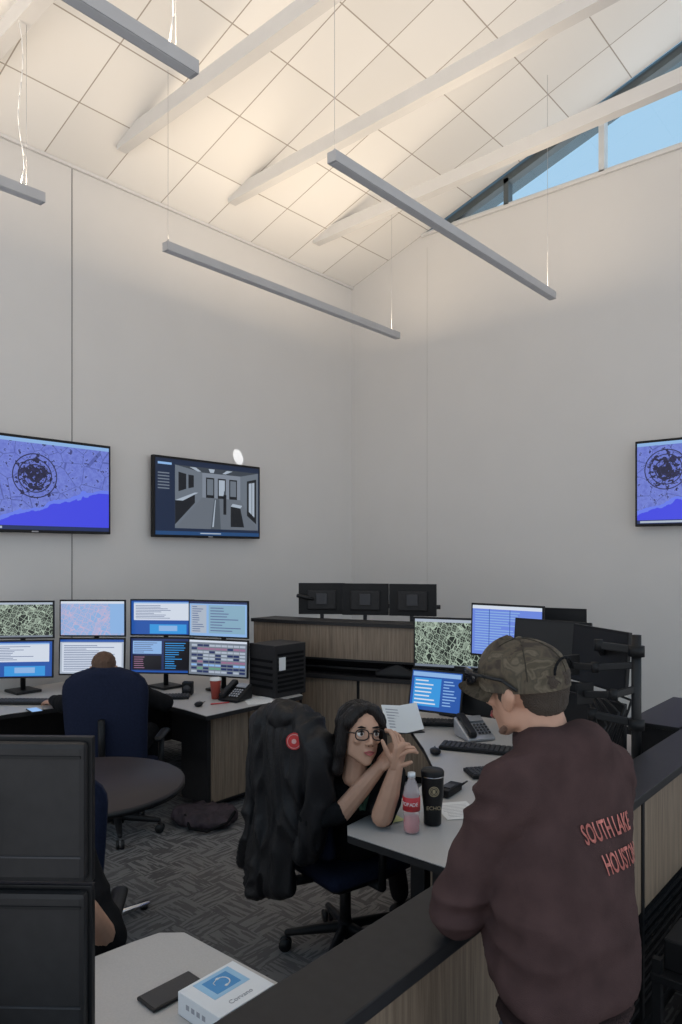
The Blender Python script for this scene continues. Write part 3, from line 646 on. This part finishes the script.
# ------------------------------------------------------------ office chair
def chair(X,Y,fx,fy,backtop=1.12,seat=.46,rot5=0,bw=.235):
    b=B('office_chair',face_frame(S(X,Y,0),sdir(fx,fy)))
    b.hull([((sx*.19,sy,seat-.03),(.05,.05,.035)) for sx in (-1,1) for sy in (-.19,.19)],NAVY)
    b.hull([((sx*.15,sy,seat-.075),(.05,.05,.02)) for sx in (-1,1) for sy in (-.15,.15)],BLK)
    t=bmesh.new(); nx,nz=12,16; g=[]
    for side in (0,1):
        G=[]
        for j in range(nz+1):
            v=j/nz; z=seat+.08+v*(backtop-seat-.08); row=[]
            wd=bw*(1-.10*(1-v))*math.sqrt(max(.05,1-max(0,(v-.72)/.29)**2.6))
            for i in range(nx+1):
                u=i/nx*2-1; y=-.24-.06*v-.02*math.sin(v*math.pi)+.05*u*u-(.055 if side else 0)
                row.append(t.verts.new((u*wd,y,z)))
            G.append(row)
        g.append(G)
    for side in (0,1):
        for j in range(nz):
            for i in range(nx): t.faces.new((g[side][j][i],g[side][j][i+1],g[side][j+1][i+1],g[side][j+1][i]))
    for j in range(nz):
        for i in (0,nx): t.faces.new((g[0][j][i],g[0][j+1][i],g[1][j+1][i],g[1][j][i]))
    for i in range(nx):
        for j in (0,nz): t.faces.new((g[0][j][i],g[0][j][i+1],g[1][j][i+1],g[1][j][i]))
    bmesh.ops.recalc_face_normals(t,faces=t.faces); bmesh.ops.bevel(t,geom=[e for e in t.edges if e.calc_face_angle(0)>.9],offset=.012,segments=2,affect='EDGES')
    b._add(t,NAVY,True)
    b.tube([(0,-.12,seat-.08),(0,-.30,seat-.06),(0,-.355,seat+.10),(0,-.37,seat+.38)],.022,BLK,12)
    for s in (-1,1):
        b.tube([(s*.15,0,seat-.08),(s*.29,-.02,seat-.06),(s*.295,-.02,seat+.18)],.018,BLK,10)
        b.hull([((s*.295,-.13,seat+.2),(.03,.03,.016)),((s*.295,.11,seat+.2),(.035,.035,.016))],BLK)
    b.cyl((0,0,.10),(0,0,seat-.09),.028,.025,BLK); b.cyl((0,0,.07),(0,0,.14),.045,.035,BLK)
    for k in range(5):
        a=2*math.pi*k/5+rot5; c,s_=math.cos(a),math.sin(a)
        b.hull([((.03*c,.03*s_,.11),.026),((.27*c,.27*s_,.08),.016)],BLK)
        for q in (-1,1):
            px,py=.28*c-q*.016*s_,.28*s_+q*.016*c
            b.cyl((px+q*.009*s_,py-q*.009*c,.029),(px-q*.009*s_,py+q*.009*c,.029),.029,.029,BLKS,16)
    return b.done()
chair(.02,3.36,.80,.60,rot5=.3)
chair(-1.48,4.76,-.05,1,backtop=1.14,seat=.45,bw=.27)
chair(-1.05,2.36,.15,-1,backtop=1.05)

# ------------------------------------------------------------ people helpers
def hand_hulls(M,side=1,curl=(.3,.35,.4,.45),spread=.06,thumb=.5):
    H=[]; s=side
    H.append([((-.022,.0,0),(.013,.014,.013)),((.022,.0,0),(.013,.014,.013)),((-.034,.075,0),(.011,.012,.011)),((.034,.082,0),(.011,.012,.012)),((0,.086,.002),(.012,.012,.012))])
    fl=((.034,.042,.025,.020,.0095),(.012,.046,.029,.021,.0098),(-.012,.042,.027,.020,.0092),(-.033,.034,.021,.018,.0082))
    for i,(x,a,b_,c,r) in enumerate(fl):
        p=Vector((s*x,.080 if i!=3 else .072,0)); ang=0; yaw=s*spread*(1.5-i)
        for k,ln in enumerate((a,b_,c)):
            ang+=curl[i]*(1 if k else .8)
            d=Vector((math.sin(yaw)*math.cos(ang),math.cos(yaw)*math.cos(ang),-math.sin(ang)))
            q=p+d*ln; H.append([(tuple(p),r*(1-.06*k)),(tuple(q),r*(.94-.08*k))]); p=q
    p=Vector((s*.024,.018,-.006)); d=Vector((s*.62,.70,-.35)).normalized()
    q=p+d*.040; H.append([(tuple(p),.015),(tuple(q),.0115)]); d2=Vector((s*(.62-thumb),.80,-.35)).normalized(); r_=q+d2*.032; H.append([(tuple(q),.0112),(tuple(r_),.0098)]); d3=Vector((s*(.62-1.5*thumb),.8,-.45)).normalized(); H.append([(tuple(r_),.0098),(tuple(r_+d3*.025),.008)])
    return [[(tuple(M@Vector(c)),r if not hasattr(r,'__len__') else max(r)) for c,r in h] for h in H]
def head_hulls(fem=False):
    k=.95 if fem else 1
    h=[[((0,-.014,.032),(.075*k,.094,.086))],
       [((0,.022,.025),(.066*k,.060,.062)),((0,.060,-.088),(.020*k,.016,.016)),((-.046*k,.008,-.055),(.016,.03,.02)),((.046*k,.008,-.055),(.016,.03,.02)),((0,.055,-.03),(.035*k,.028,.03))],
       [((-.028*k,.060,.036),(.018,.016,.009)),((.028*k,.060,.036),(.018,.016,.009))],
       [((0,.080,.022),(.006,.006,.008)),((0,.101,-.018),(.009,.009,.008))],[((-.012,.090,-.022),(.007,.009,.006)),((.012,.090,-.022),(.007,.009,.006))],
       [((-.038*k,.058,-.012),(.018,.016,.014))],[((.038*k,.058,-.012),(.018,.016,.014))],
       [((0,.078,-.052),(.020,.010,.012))],
       [((-.076*k,-.002,-.004),(.009,.016,.028)),((-.086*k,-.016,.010),(.008,.014,.020))],[((.076*k,-.002,-.004),(.009,.016,.028)),((.086*k,-.016,.010),(.008,.014,.020))]]
    return h
def face_details(e,M,skin,brow,fem=False,glasses=True):
    b=B('face_features',M)
    for s in (-1,1):
        x=s*.030
        b.sph((x,.0665,.014),(.0145,.012,.0105),EYEW,14); b.sph((x,.0765,.014),(.0065,.003,.0065),EYED,12)
        b.hull([((x-.013,.0735,.021),(.002,.003,.002)),((x,.079,.0255),(.002,.003,.0022)),((x+.013,.0735,.021),(.002,.003,.002))],brow)
        b.hull([((x-.016,.076,.036),(.002,.003,.002)),((x+.002*s,.0785,.0415),(.003,.003,.003)),((x+.015,.076,.037),(.002,.003,.002))],brow)
        b.sph((s*.008,.0945,-.0275),(.0035,.003,.002),EYED,8)
    b.hull([((-.021,.083,-.052),(.002,.002,.0015)),((0,.091,-.0475),(.006,.002,.003)),((.021,.083,-.052),(.002,.002,.0015))],LIP)
    b.hull([((-.017,.084,-.055),(.002,.002,.0015)),((0,.090,-.060),(.008,.003,.004)),((.017,.084,-.055),(.002,.002,.0015))],LIP)
    b.done(e)
    if glasses:
        g=B('eyeglasses',M)
        for s in (-1,1):
            n=20; pts=[]
            for i in range(n+1):
                a=2*math.pi*i/n; cx,cy=math.cos(a),math.sin(a)
                ex_=math.copysign(abs(cx)**.7,cx)*.025; ez=math.copysign(abs(cy)**.7,cy)*.019
                pts.append((s*.033+ex_,.094-.14*abs(s*.033+ex_),.012+ez))
            g.tube(pts,.0024,BLKS,6); g.tube([(s*.057,.086,.018),(s*.074,.05,.018),(s*.077,-.01,.012)],.0022,BLKS,6)
        g.tube([(-.009,.0945,.016),(0,.097,.018),(.009,.0945,.016)],.002,BLKS,6); g.done(e)

# ------------------------------------------------------------ WOMAN
wo=empty('seated_woman')
hp=Vector((.082,2.95,1.10))
fW=sdir(.36,-.92,.14); Mh=face_frame(S(*hp),fW,up=sdir(.10,0,1))@Matrix.Scale(1.07,4)
blob('head',head_hulls(True)+[[((0,-.03,-.06),(.045,.045,.04)),((0,-.055,-.16),(.048,.048,.04))]],.0045,SKINW,wo,smooth=4,M=Mh)
face_details(wo,Mh,SKINW,HAIRB,True)
hair=[[((0,-.035,.050),(.088,.094,.088))],
 [((-.02,.030,.105),(.035,.035,.018)),((-.070,.022,.055),(.020,.035,.03))],[((.02,.030,.105),(.035,.035,.018)),((.070,.022,.055),(.020,.035,.03))],
 [((-.076,.010,.05),(.018,.035,.03)),((-.084,-.008,-.06),(.026,.036,.03))],[((.076,.010,.05),(.018,.030,.03)),((.082,-.014,-.06),(.022,.032,.03))],
 [((-.084,-.01,-.06),(.026,.036,.03)),((-.098,-.01,-.13),(.026,.034,.03))],[((.082,-.02,-.05),(.020,.032,.03)),((.084,-.03,-.12),(.022,.03,.03))],
 [((0,-.08,.02),(.078,.05,.06)),((0,-.09,-.13),(.085,.04,.05))]]
blob('hair',hair,.005,HAIRB,wo,smooth=4,fold=.005,fs=(40,40,6),M=Mh)
torso=[[((.00,3.36,.53),(.18,.16,.10)),((.02,3.28,.70),(.165,.145,.10))],
 [((.02,3.28,.70),(.165,.145,.10)),((.025,3.16,.85),(.185,.13,.08))],
 [((-.125,3.15,.905),(.074,.07,.062)),((.195,3.10,.90),(.068,.068,.06)),((.05,3.09,.965),(.06,.055,.05))],
 [((.035,3.16,.86),(.17,.13,.08)),((.05,3.10,.94),(.11,.07,.05))],
 [((.10,3.04,.83),(.10,.075,.08)),((-.01,3.07,.83),(.11,.075,.08))],
 [((-.14,3.14,.895),.072),((-.115,2.985,.76),.062)],[((-.115,2.985,.76),.062),((-.02,2.955,.785),.052)],
 [((.21,3.09,.89),.066),((.175,2.93,.80),.056)]]
blob('black_top',torso,.010,BLKCLOTH,wo,smooth=5,fold=.008,fs=(12,12,8),M=SITE)
el=Vector((.165,2.89,.795)); wr=Vector((.222,2.872,1.00)); 
Mhand=face_frame(S(*wr),sdir(.06,.0,.30),up=sdir(.75,-.6,0))
blob('left_forearm_and_hand',[[(tuple(S(*el)),.045),(tuple(S(.195,2.88,.89)),.041)],[(tuple(S(.195,2.88,.89)),.041),(tuple(S(*wr)),.027)]]+hand_hulls(Mhand,-1,(.55,.7,.75,.8),thumb=.2),.0035,SKINW,wo,smooth=2)
el2=Vector((.0,2.955,.785)); wr2=Vector((.165,2.90,1.0))
Mhand2=face_frame(S(*wr2),sdir(.22,-.05,.25),up=sdir(-.6,-.5,.5))
blob('right_forearm_and_hand',[[(tuple(S(*el2)),.043),(tuple(S(.08,2.925,.89)),.039)],[(tuple(S(.08,2.925,.89)),.039),(tuple(S(*wr2)),.026)]]+hand_hulls(Mhand2,1,(.55,.65,.7,.75),thumb=.3),.0035,SKINW,wo,smooth=2)
legs=[[((-.06,3.40,.545),.095),((.22,3.58,.56),.072)],[((.06,3.28,.545),.095),((.38,3.42,.56),.072)],
 [((.22,3.58,.56),.068),((.30,3.66,.12),.045)],[((.38,3.42,.56),.068),((.46,3.50,.12),.045)],[((-.06,3.40,.545),.10),((.06,3.28,.545),.10)]]
blob('trousers',legs,.010,BLKCLOTH,wo,fold=.004,M=SITE)
blob('shoes',[[((.28,3.64,.04),.04),((.42,3.76,.035),.033)],[((.44,3.48,.04),.04),((.58,3.60,.035),.033)]],.008,BLK,wo,M=SITE)
b=B('lanyard'); b.tube([S(.02,3.02,.985),S(.045,2.975,.90),S(.085,2.94,.80)],.009,GREEN); b.tube([S(.12,3.02,.965),S(.115,2.97,.88),S(.09,2.94,.80)],.009,GREEN); b.done(wo)

jk=empty('draped_jacket')
Mc=face_frame(S(.02,3.36,0),sdir(.80,.60))
jh=[[((-.19,-.31,1.09),(.05,.065,.05)),((.19,-.31,1.09),(.05,.065,.05)),((-.06,-.32,1.15),(.06,.055,.03)),((.06,-.32,1.15),(.06,.055,.03))],
 [((-.17,-.36,1.07),(.05,.035,.05)),((.17,-.36,1.07),(.05,.035,.05)),((-.14,-.375,.70),(.05,.03,.05)),((.10,-.375,.70),(.05,.03,.05))],
 [((-.14,-.375,.70),(.05,.03,.05)),((.10,-.375,.70),(.05,.03,.05)),((-.17,-.40,.36),(.06,.035,.02)),((.04,-.39,.42),(.06,.035,.02))],
 [((-.10,-.40,.60),(.03,.03,.1)),((-.12,-.43,.36),(.04,.03,.02))],
 [((-.215,-.31,1.07),(.055,.07,.06)),((-.245,-.34,.82),(.050,.058,.05))],[((-.245,-.34,.82),(.050,.058,.05)),((-.225,-.37,.60),(.044,.05,.04))],[((-.225,-.37,.60),(.044,.05,.04)),((-.26,-.38,.42),(.040,.046,.02))],
 [((.215,-.31,1.07),(.055,.07,.06)),((.225,-.33,.82),(.048,.05,.05))],[((.225,-.33,.82),(.048,.05,.05)),((.17,-.35,.60),(.042,.045,.03))],
 [((-.09,-.33,1.15),(.035,.05,.035)),((.09,-.33,1.15),(.035,.05,.035)),((0,-.37,1.14),(.07,.03,.045))]]
jo=blob('jacket_shell',jh,.009,JACKET,jk,smooth=3,fold=.024,fs=(15,15,5),M=Mc@Matrix.Translation((.03,0,0)))
bv=BVHTree.FromObject(jo,bpy.context.evaluated_depsgraph_get())
b=B('sleeve_patch')
pc=S(-.200,3.1,1.04); dd=(S(0,0,H)-pc).normalized()
hit=bv.ray_cast(pc+dd*.5,-dd) 
if hit[0] is not None:
    n=(hit[1]+dd*1.5).normalized(); M=T(hit[0])@n.to_track_quat('Z','Y').to_matrix().to_4x4()
    for r0,m,z in ((.034,REDP,.010),(.029,mat('patch_pink',(.55,.30,.28),.8),.0115),(.026,REDP,.013),(.010,mat('patch_pink',(.5,.3,.28),.8),.0145)): b.cyl(M@Vector((0,0,z-.02)),M@Vector((0,0,z)),r0,r0,m,24,False)
b.done(jk)

# ------------------------------------------------------------ STANDING MAN
ma=empty('standing_man')
f=Vector((-.54,.84,0)).normalized(); r=Vector((.84,.54,0)).normalized()
sh=Vector((.520,1.71,1.335)); hipc=Vector((.484,1.555,.90))
def P(base,rr=0,ff=0,zz=0): return tuple(base+r*rr+f*ff+Vector((0,0,zz)))
hd=Vector((.448,1.77,1.508)); fM=Vector((-.72,.69,-.12))
mid=(sh+hipc)/2
def ring(c,w,d,h): return [(P(c,-w+d),(d,d,h)),(P(c,w-d),(d,d,h))]
sw=[ring(hipc+Vector((0,0,.03)),.168,.12,.05)+ring(mid+Vector((.0,0,.02)),.178,.120,.08),
 ring(mid+Vector((0,0,.02)),.178,.120,.08)+ring(sh+Vector((0,0,-.10)),.195,.116,.08),
 ring(sh+Vector((0,0,-.10)),.195,.116,.08)+[(P(sh,-.150,0,-.01),.064),(P(sh,.145,0,-.01),.064),(P(sh,0,-.02,.07),(.07,.06,.04))],
 [(P(sh,-.06,-.01,.04),.070),(P(sh,.06,-.01,.04),.070),(tuple(hd+Vector((.035,-.03,-.115))),(.066,.066,.022))],
 [(P(hipc,0,.05,.05),(.14,.13,.08)),(P(mid,0,.06,.0),(.13,.12,.12))]]
Ls=Vector(P(sh,-.165,.0,-.03)); Le=Vector((.268,1.655,1.035)); Lh=Vector((.41,1.86,1.02))
Rs=Vector(P(sh,.160,.0,-.03)); Re=Vector((.735,2.02,1.07)); Rh=Vector((.60,2.17,1.02))
sw+=[[(tuple(Ls),.076),(tuple(Ls*.45+Le*.55),.067)],[(tuple(Ls*.45+Le*.55),.067),(tuple(Le),.060)],[(tuple(Le),.058),(tuple(Le*.3+Lh*.7),.042)],
 [(tuple(Rs),.071),(tuple(Re),.060)],[(tuple(Re),.056),(tuple(Re*.3+Rh*.7),.042)]]
bc=S(*P(sh,.0,-.12,-.13))
swo=blob('sweatshirt',sw,.009,SWEAT,ma,smooth=6,fold=.012,fs=(6,6,12),M=SITE,damp=lambda c:min(1,max(.12,((c-bc).length-.10)/.14)))
blob('waistband',[ring(hipc+Vector((0,0,-.025)),.167,.119,.024)],.008,RIB,ma,smooth=2,M=SITE)
blob('collar',[[(tuple(hd+Vector((.032,-.025,-.098))),(.064,.064,.014)),(tuple(hd+Vector((.036,-.030,-.122))),(.070,.070,.016))]],.006,RIB,ma,smooth=2,M=SITE)
bv=BVHTree.FromObject(swo,bpy.context.evaluated_depsgraph_get())
R3=SITE.to_3x3(); rW=(R3@r).normalized(); fWd=(R3@f).normalized()
upv=(R3@(sh-hipc)).normalized(); upv=(upv-rW*upv.dot(rW)).normalized(); bn=rW.cross(upv)
b=B('back_lettering')
def projb(p):
    h=bv.ray_cast(p+bn*.4,-bn)
    return h[0]+bn*.004 if h[0] is not None else p
Mt=Matrix((rW,upv,bn)).transposed().to_4x4()
for txt,zz,sz,rr in (('SOUTH LAKE',-.098,.056,.012),('HOUSTON',-.166,.056,.024)):
    M=Mt.copy(); M.translation=S(*P(sh,rr,-.14,zz)); b.text(txt,sz,PRINT,M,bold=.0010,proj=projb,sx=.52)
b.done(ma)
lg=[ring(hipc+Vector((0,0,-.08)),.156,.108,.06)+[(P(hipc,-.09,0,-.20),.095),(P(hipc,.09,0,-.20),.095)],
 [(P(hipc,-.09,0,-.18),.095),(P(hipc,-.10,-.0,-.44),.065)],[(P(hipc,.09,0,-.18),.095),(P(hipc,.12,-.02,-.44),.065)],
 [(P(hipc,-.10,0,-.44),.065),(P(hipc,-.11,-.04,-.80),.052)],[(P(hipc,.12,-.02,-.44),.065),(P(hipc,.14,-.06,-.80),.052)]]
blob('jeans',lg,.012,JEANS,ma,smooth=4,fold=.006,M=SITE)
blob('boots',[[(P(hipc,s,-.05,-.845),(.045,.05,.05)),(P(hipc,s,.10,-.865),(.042,.05,.035))] for s in (-.115,.145)],.008,SHOE,ma,smooth=2,M=SITE)
Mm=face_frame(S(*hd),sdir(*fM),up=sdir(-.12,.0,1))@Matrix.Scale(1.06,4)
blob('head',head_hulls()+[[((0,-.03,-.05),(.057,.057,.05)),((0,-.045,-.14),(.060,.060,.03))]],.005,SKIN,ma,smooth=3,M=Mm)
face_details(ma,Mm,SKIN,HAIRG,glasses=False)
blob('short_hair',[[((0,-.038,.035),(.0765,.080,.07)),((0,-.060,-.030),(.056,.038,.022))],[((-.071,.014,.014),(.006,.010,.028))],[((.071,.014,.014),(.006,.010,.028))]],.005,HAIRG,ma,smooth=3,fold=.002,fs=(60,60,60),M=Mm)
blob('beard',[[((0,.062,-.092),(.022,.016,.010)),((-.046,.014,-.060),(.014,.020,.012)),((.046,.014,-.060),(.014,.020,.012))]],.004,mat('stubble',(.28,.16,.11),.8,bump=1,bs=400),ma,smooth=2,M=Mm)
cb=B('cap',Mm@T(0,-.006,.042)@RX(.04))
t=bmesh.new(); bmesh.ops.create_uvsphere(t,u_segments=36,v_segments=20,radius=1)
bmesh.ops.delete(t,geom=[v for v in t.verts if v.co.z<-.02],context='VERTS')
for v in t.verts:
    z=v.co.z; v.co=Vector((v.co.x*.089*(1-.05*z),v.co.y*.108*(1-.03*z),(z**.85 if z>0 else z)*.083+(.012 if v.co.y>.3 else 0)*z))
cb._add(t,CAMO,True)
cb.lathe([(1,-.026),(1.0,.004),(.985,.004)],CAMO,M=Matrix.Diagonal((.0895,.1085,1,1)),seg=40)
t=bmesh.new(); rows=[]
for j in range(6):
    row=[]
    for i in range(17):
        a=math.radians(18+(180-36)*i/16); rr=1+.64*(j/5)*math.sin(a)**.6
        x=.088*math.cos(a)*(1+.02*j); y=.106*math.sin(a)*rr; z=-.010-.020*(x/.088)**2-.016*(j/5)
        row.append(t.verts.new((x,y,z)))
    rows.append(row)
for j in range(5):
    for i in range(16): t.faces.new((rows[j][i],rows[j][i+1],rows[j+1][i+1],rows[j+1][i]))
bmesh.ops.solidify(t,geom=t.faces[:],thickness=.004); cb._add(t,CAMO,True)
cb.sph((0,0,.084),(.008,.008,.004),CAMO,12)
cb.tube([(.045*math.cos(math.radians(a)),-.104,.010+.030*math.sin(math.radians(a))) for a in range(0,181,20)],.003,BLKCLOTH,6)
for k in range(6):
    a=math.pi/6+k*math.pi/3; pts=[]
    for q in range(9):
        t_=q/8*math.pi/2; zz=math.sin(t_); pts.append((.089*math.cos(t_)*math.cos(a)*(1-.05*zz)*1.003,.108*math.cos(t_)*math.sin(a)*(1-.03*zz)*1.003,(zz**.85)*.083+.0008))
    cb.tube(pts,.0013,mat('cap_stitch',(.035,.028,.018),.9),5)
cb.done(ma)
g=B('sunglasses',Mm@T(0,0,.052)@RX(-.12))
LENS=mat('sunglass_lens',(.01,.01,.012),.08)
for s in (-1,1):
    g.hull([((s*.022,.122,.014),(.006,.004,.014)),((s*.066,.100,.016),(.008,.004,.017)),((s*.078,.076,.010),(.006,.006,.014)),((s*.045,.116,-.006),(.01,.004,.008))],LENS)
    g.tube([(s*.080,.084,.018),(s*.095,.04,.010),(s*.097,-.01,-.006),(s*.090,-.035,-.034)],.0042,BLKS,8)
g.tube([(-.018,.124,.014),(0,.127,.017),(.018,.124,.014)],.003,BLKS,8)
g.done(ma)
MhL=face_frame(S(*(Le*.27+Lh*.73)),sdir(*(Lh-Le)),up=(0,0,1)); MhR=face_frame(S(*(Re*.27+Rh*.73)),sdir(*(Rh-Re)),up=(0,0,1))
blob('left_hand',[[(tuple(MhL@Vector((0,-.05,0))),.032),(tuple(MhL@Vector((0,.0,0))),.027)]]+hand_hulls(MhL,1,(.15,.18,.2,.25)),.0035,SKIN,ma,smooth=2)
blob('right_hand',[[(tuple(MhR@Vector((0,-.05,0))),.032),(tuple(MhR@Vector((0,.0,0))),.027)]]+hand_hulls(MhR,-1,(.15,.18,.2,.25)),.0035,SKIN,ma,smooth=2)

# ------------------------------------------------------------ seated man (rear left)
sm=empty('seated_operator')
Mo=face_frame(S(-1.62,4.92,1.05),sdir(-.15,1,-.35))
blob('head',head_hulls()+[[((0,-.03,-.05),(.05,.05,.05)),((0,-.07,-.14),(.055,.055,.03))]],.006,SKIN,sm,M=Mo); face_details(sm,Mo,SKIN,HAIRBR,glasses=False)
blob('hair',[[((0,-.022,.042),(.081,.094,.083)),((0,-.068,-.03),(.055,.036,.02))]],.006,HAIRBR,sm,fold=.004,fs=(50,50,50),M=Mo)
tor=[[((-1.49,4.80,.55),(.17,.14,.10)),((-1.53,4.78,.90),(.20,.12,.08))],[((-1.74,4.80,.92),.07),((-1.37,4.80,.92),.07),((-1.56,4.84,.98),(.07,.06,.04))],
 [((-1.73,4.80,.91),.070),((-1.90,4.95,.81),.060)],[((-1.90,4.95,.81),.058),((-2.04,5.12,.80),.04)],
 [((-1.35,4.80,.91),.070),((-1.22,4.98,.81),.060)],[((-1.22,4.98,.81),.058),((-1.30,5.18,.80),.04)]]
blob('black_shirt',tor,.012,BLKCLOTH,sm,fold=.008,M=SITE)
blob('trousers',[[((-1.58,4.80,.55),.10),((-1.60,5.20,.56),.07)],[((-1.40,4.80,.55),.10),((-1.38,5.20,.56),.07)],[((-1.60,5.20,.56),.065),((-1.60,5.22,.10),.045)],[((-1.38,5.20,.56),.065),((-1.38,5.22,.10),.045)]],.012,BLKCLOTH,sm,M=SITE)
blob('shoes',[[((-1.60,5.20,.04),.04),((-1.60,5.34,.035),.033)],[((-1.38,5.20,.04),.04),((-1.38,5.34,.035),.033)]],.01,BLK,sm,M=SITE)
for nm,w_,d_,s in (('left_hand',(-2.05,5.13,.785),(-.5,.6,-.05),1),('right_hand',(-1.305,5.19,.785),(-.2,.8,-.05),-1)):
    Mx=face_frame(S(*w_),sdir(*d_)); blob(nm,hand_hulls(Mx,s,(.2,.2,.22,.25)),.0045,SKIN,sm,smooth=2)
so=empty('seated_colleague')
Mo=face_frame(S(-1.02,2.27,1.10),sdir(.1,-1,-.1))
blob('head',head_hulls()+[[((0,-.03,-.05),(.05,.05,.05)),((0,-.05,-.15),(.055,.055,.03))]],.006,SKINW,so,M=Mo); face_details(so,Mo,SKINW,HAIRB,glasses=False)
blob('hair',[[((0,-.025,.042),(.081,.092,.082)),((0,-.068,-.03),(.055,.036,.02))]],.006,HAIRB,so,fold=.003,fs=(50,50,50),M=Mo)
tor=[[((-1.03,2.33,.55),(.16,.13,.10)),((-1.03,2.30,.86),(.17,.12,.08))],[((-1.19,2.30,.90),.065),((-.87,2.30,.90),.065),((-1.03,2.30,.97),(.06,.055,.04))],
 [((-.86,2.30,.89),.066),((-.725,2.22,.665),.062)],[((-.725,2.22,.665),.060),((-.74,2.17,.70),.050)],[((-1.20,2.30,.89),.064),((-1.27,2.20,.66),.052)]]
blob('black_shirt',tor,.010,BLKCLOTH,so,fold=.007,M=SITE)
for nm,e_,w_,s in (('left_forearm_and_hand',(-.725,2.17,.70),(-.715,2.03,.85),-1),('right_forearm_and_hand',(-1.27,2.2,.68),(-1.12,2.02,.80),1)):
    Mx=face_frame(S(*w_),sdir(-.8 if s<0 else .5,-.2,.1)); blob(nm,[[(tuple(S(*e_)),.044),(tuple(S(*w_)),.028)]]+hand_hulls(Mx,s,(.3,.3,.35,.4)),.004,SKINW,so,smooth=2)
blob('trousers',[[((-1.12,2.33,.54),.095),((-1.12,1.98,.55),.07)],[((-.95,2.33,.54),.095),((-.93,1.98,.55),.07)],[((-1.12,1.98,.55),.065),((-1.12,1.95,.10),.045)],[((-.93,1.98,.55),.065),((-.93,1.95,.10),.045)]],.012,BLKCLOTH,so,M=SITE)
blob('shoes',[[((-1.12,1.97,.04),.04),((-1.12,1.84,.035),.033)],[((-.93,1.97,.04),.04),((-.93,1.84,.035),.033)]],.01,BLK,so,M=SITE)

# ------------------------------------------------------------ world, camera
w=bpy.data.worlds.new('sky'); bpy.context.scene.world=w; w.use_nodes=True; nt=w.node_tree; bg=nt.nodes['Background']
tc=nt.nodes.new('ShaderNodeTexCoord'); sp=nt.nodes.new('ShaderNodeSeparateXYZ'); nt.links.new(tc.outputs['Generated'],sp.inputs[0])
rp=nt.nodes.new('ShaderNodeValToRGB'); e=rp.color_ramp.elements; e[0].position=.05; e[0].color=(.73,.735,.75,1); e[1].position=.42; e[1].color=(.23,.35,.46,1)
nt.links.new(sp.outputs[2],rp.inputs[0]); nt.links.new(rp.outputs[0],bg.inputs[0]); bg.inputs[1].default_value=1.9
cam=bpy.data.cameras.new('camera'); cam.sensor_fit='VERTICAL'; cam.sensor_height=36; cam.sensor_width=24; cam.lens=720/1024*36; cam.shift_y=41/1024; cam.clip_start=.05
co=bpy.data.objects.new('camera',cam); co.location=(6.161,-7.388,H); co.rotation_euler=(math.pi/2,0,TH); col.objects.link(co)
sc=bpy.context.scene; sc.camera=co; sc.view_settings.view_transform='Standard'; sc.view_settings.look='None'; sc.view_settings.exposure=0
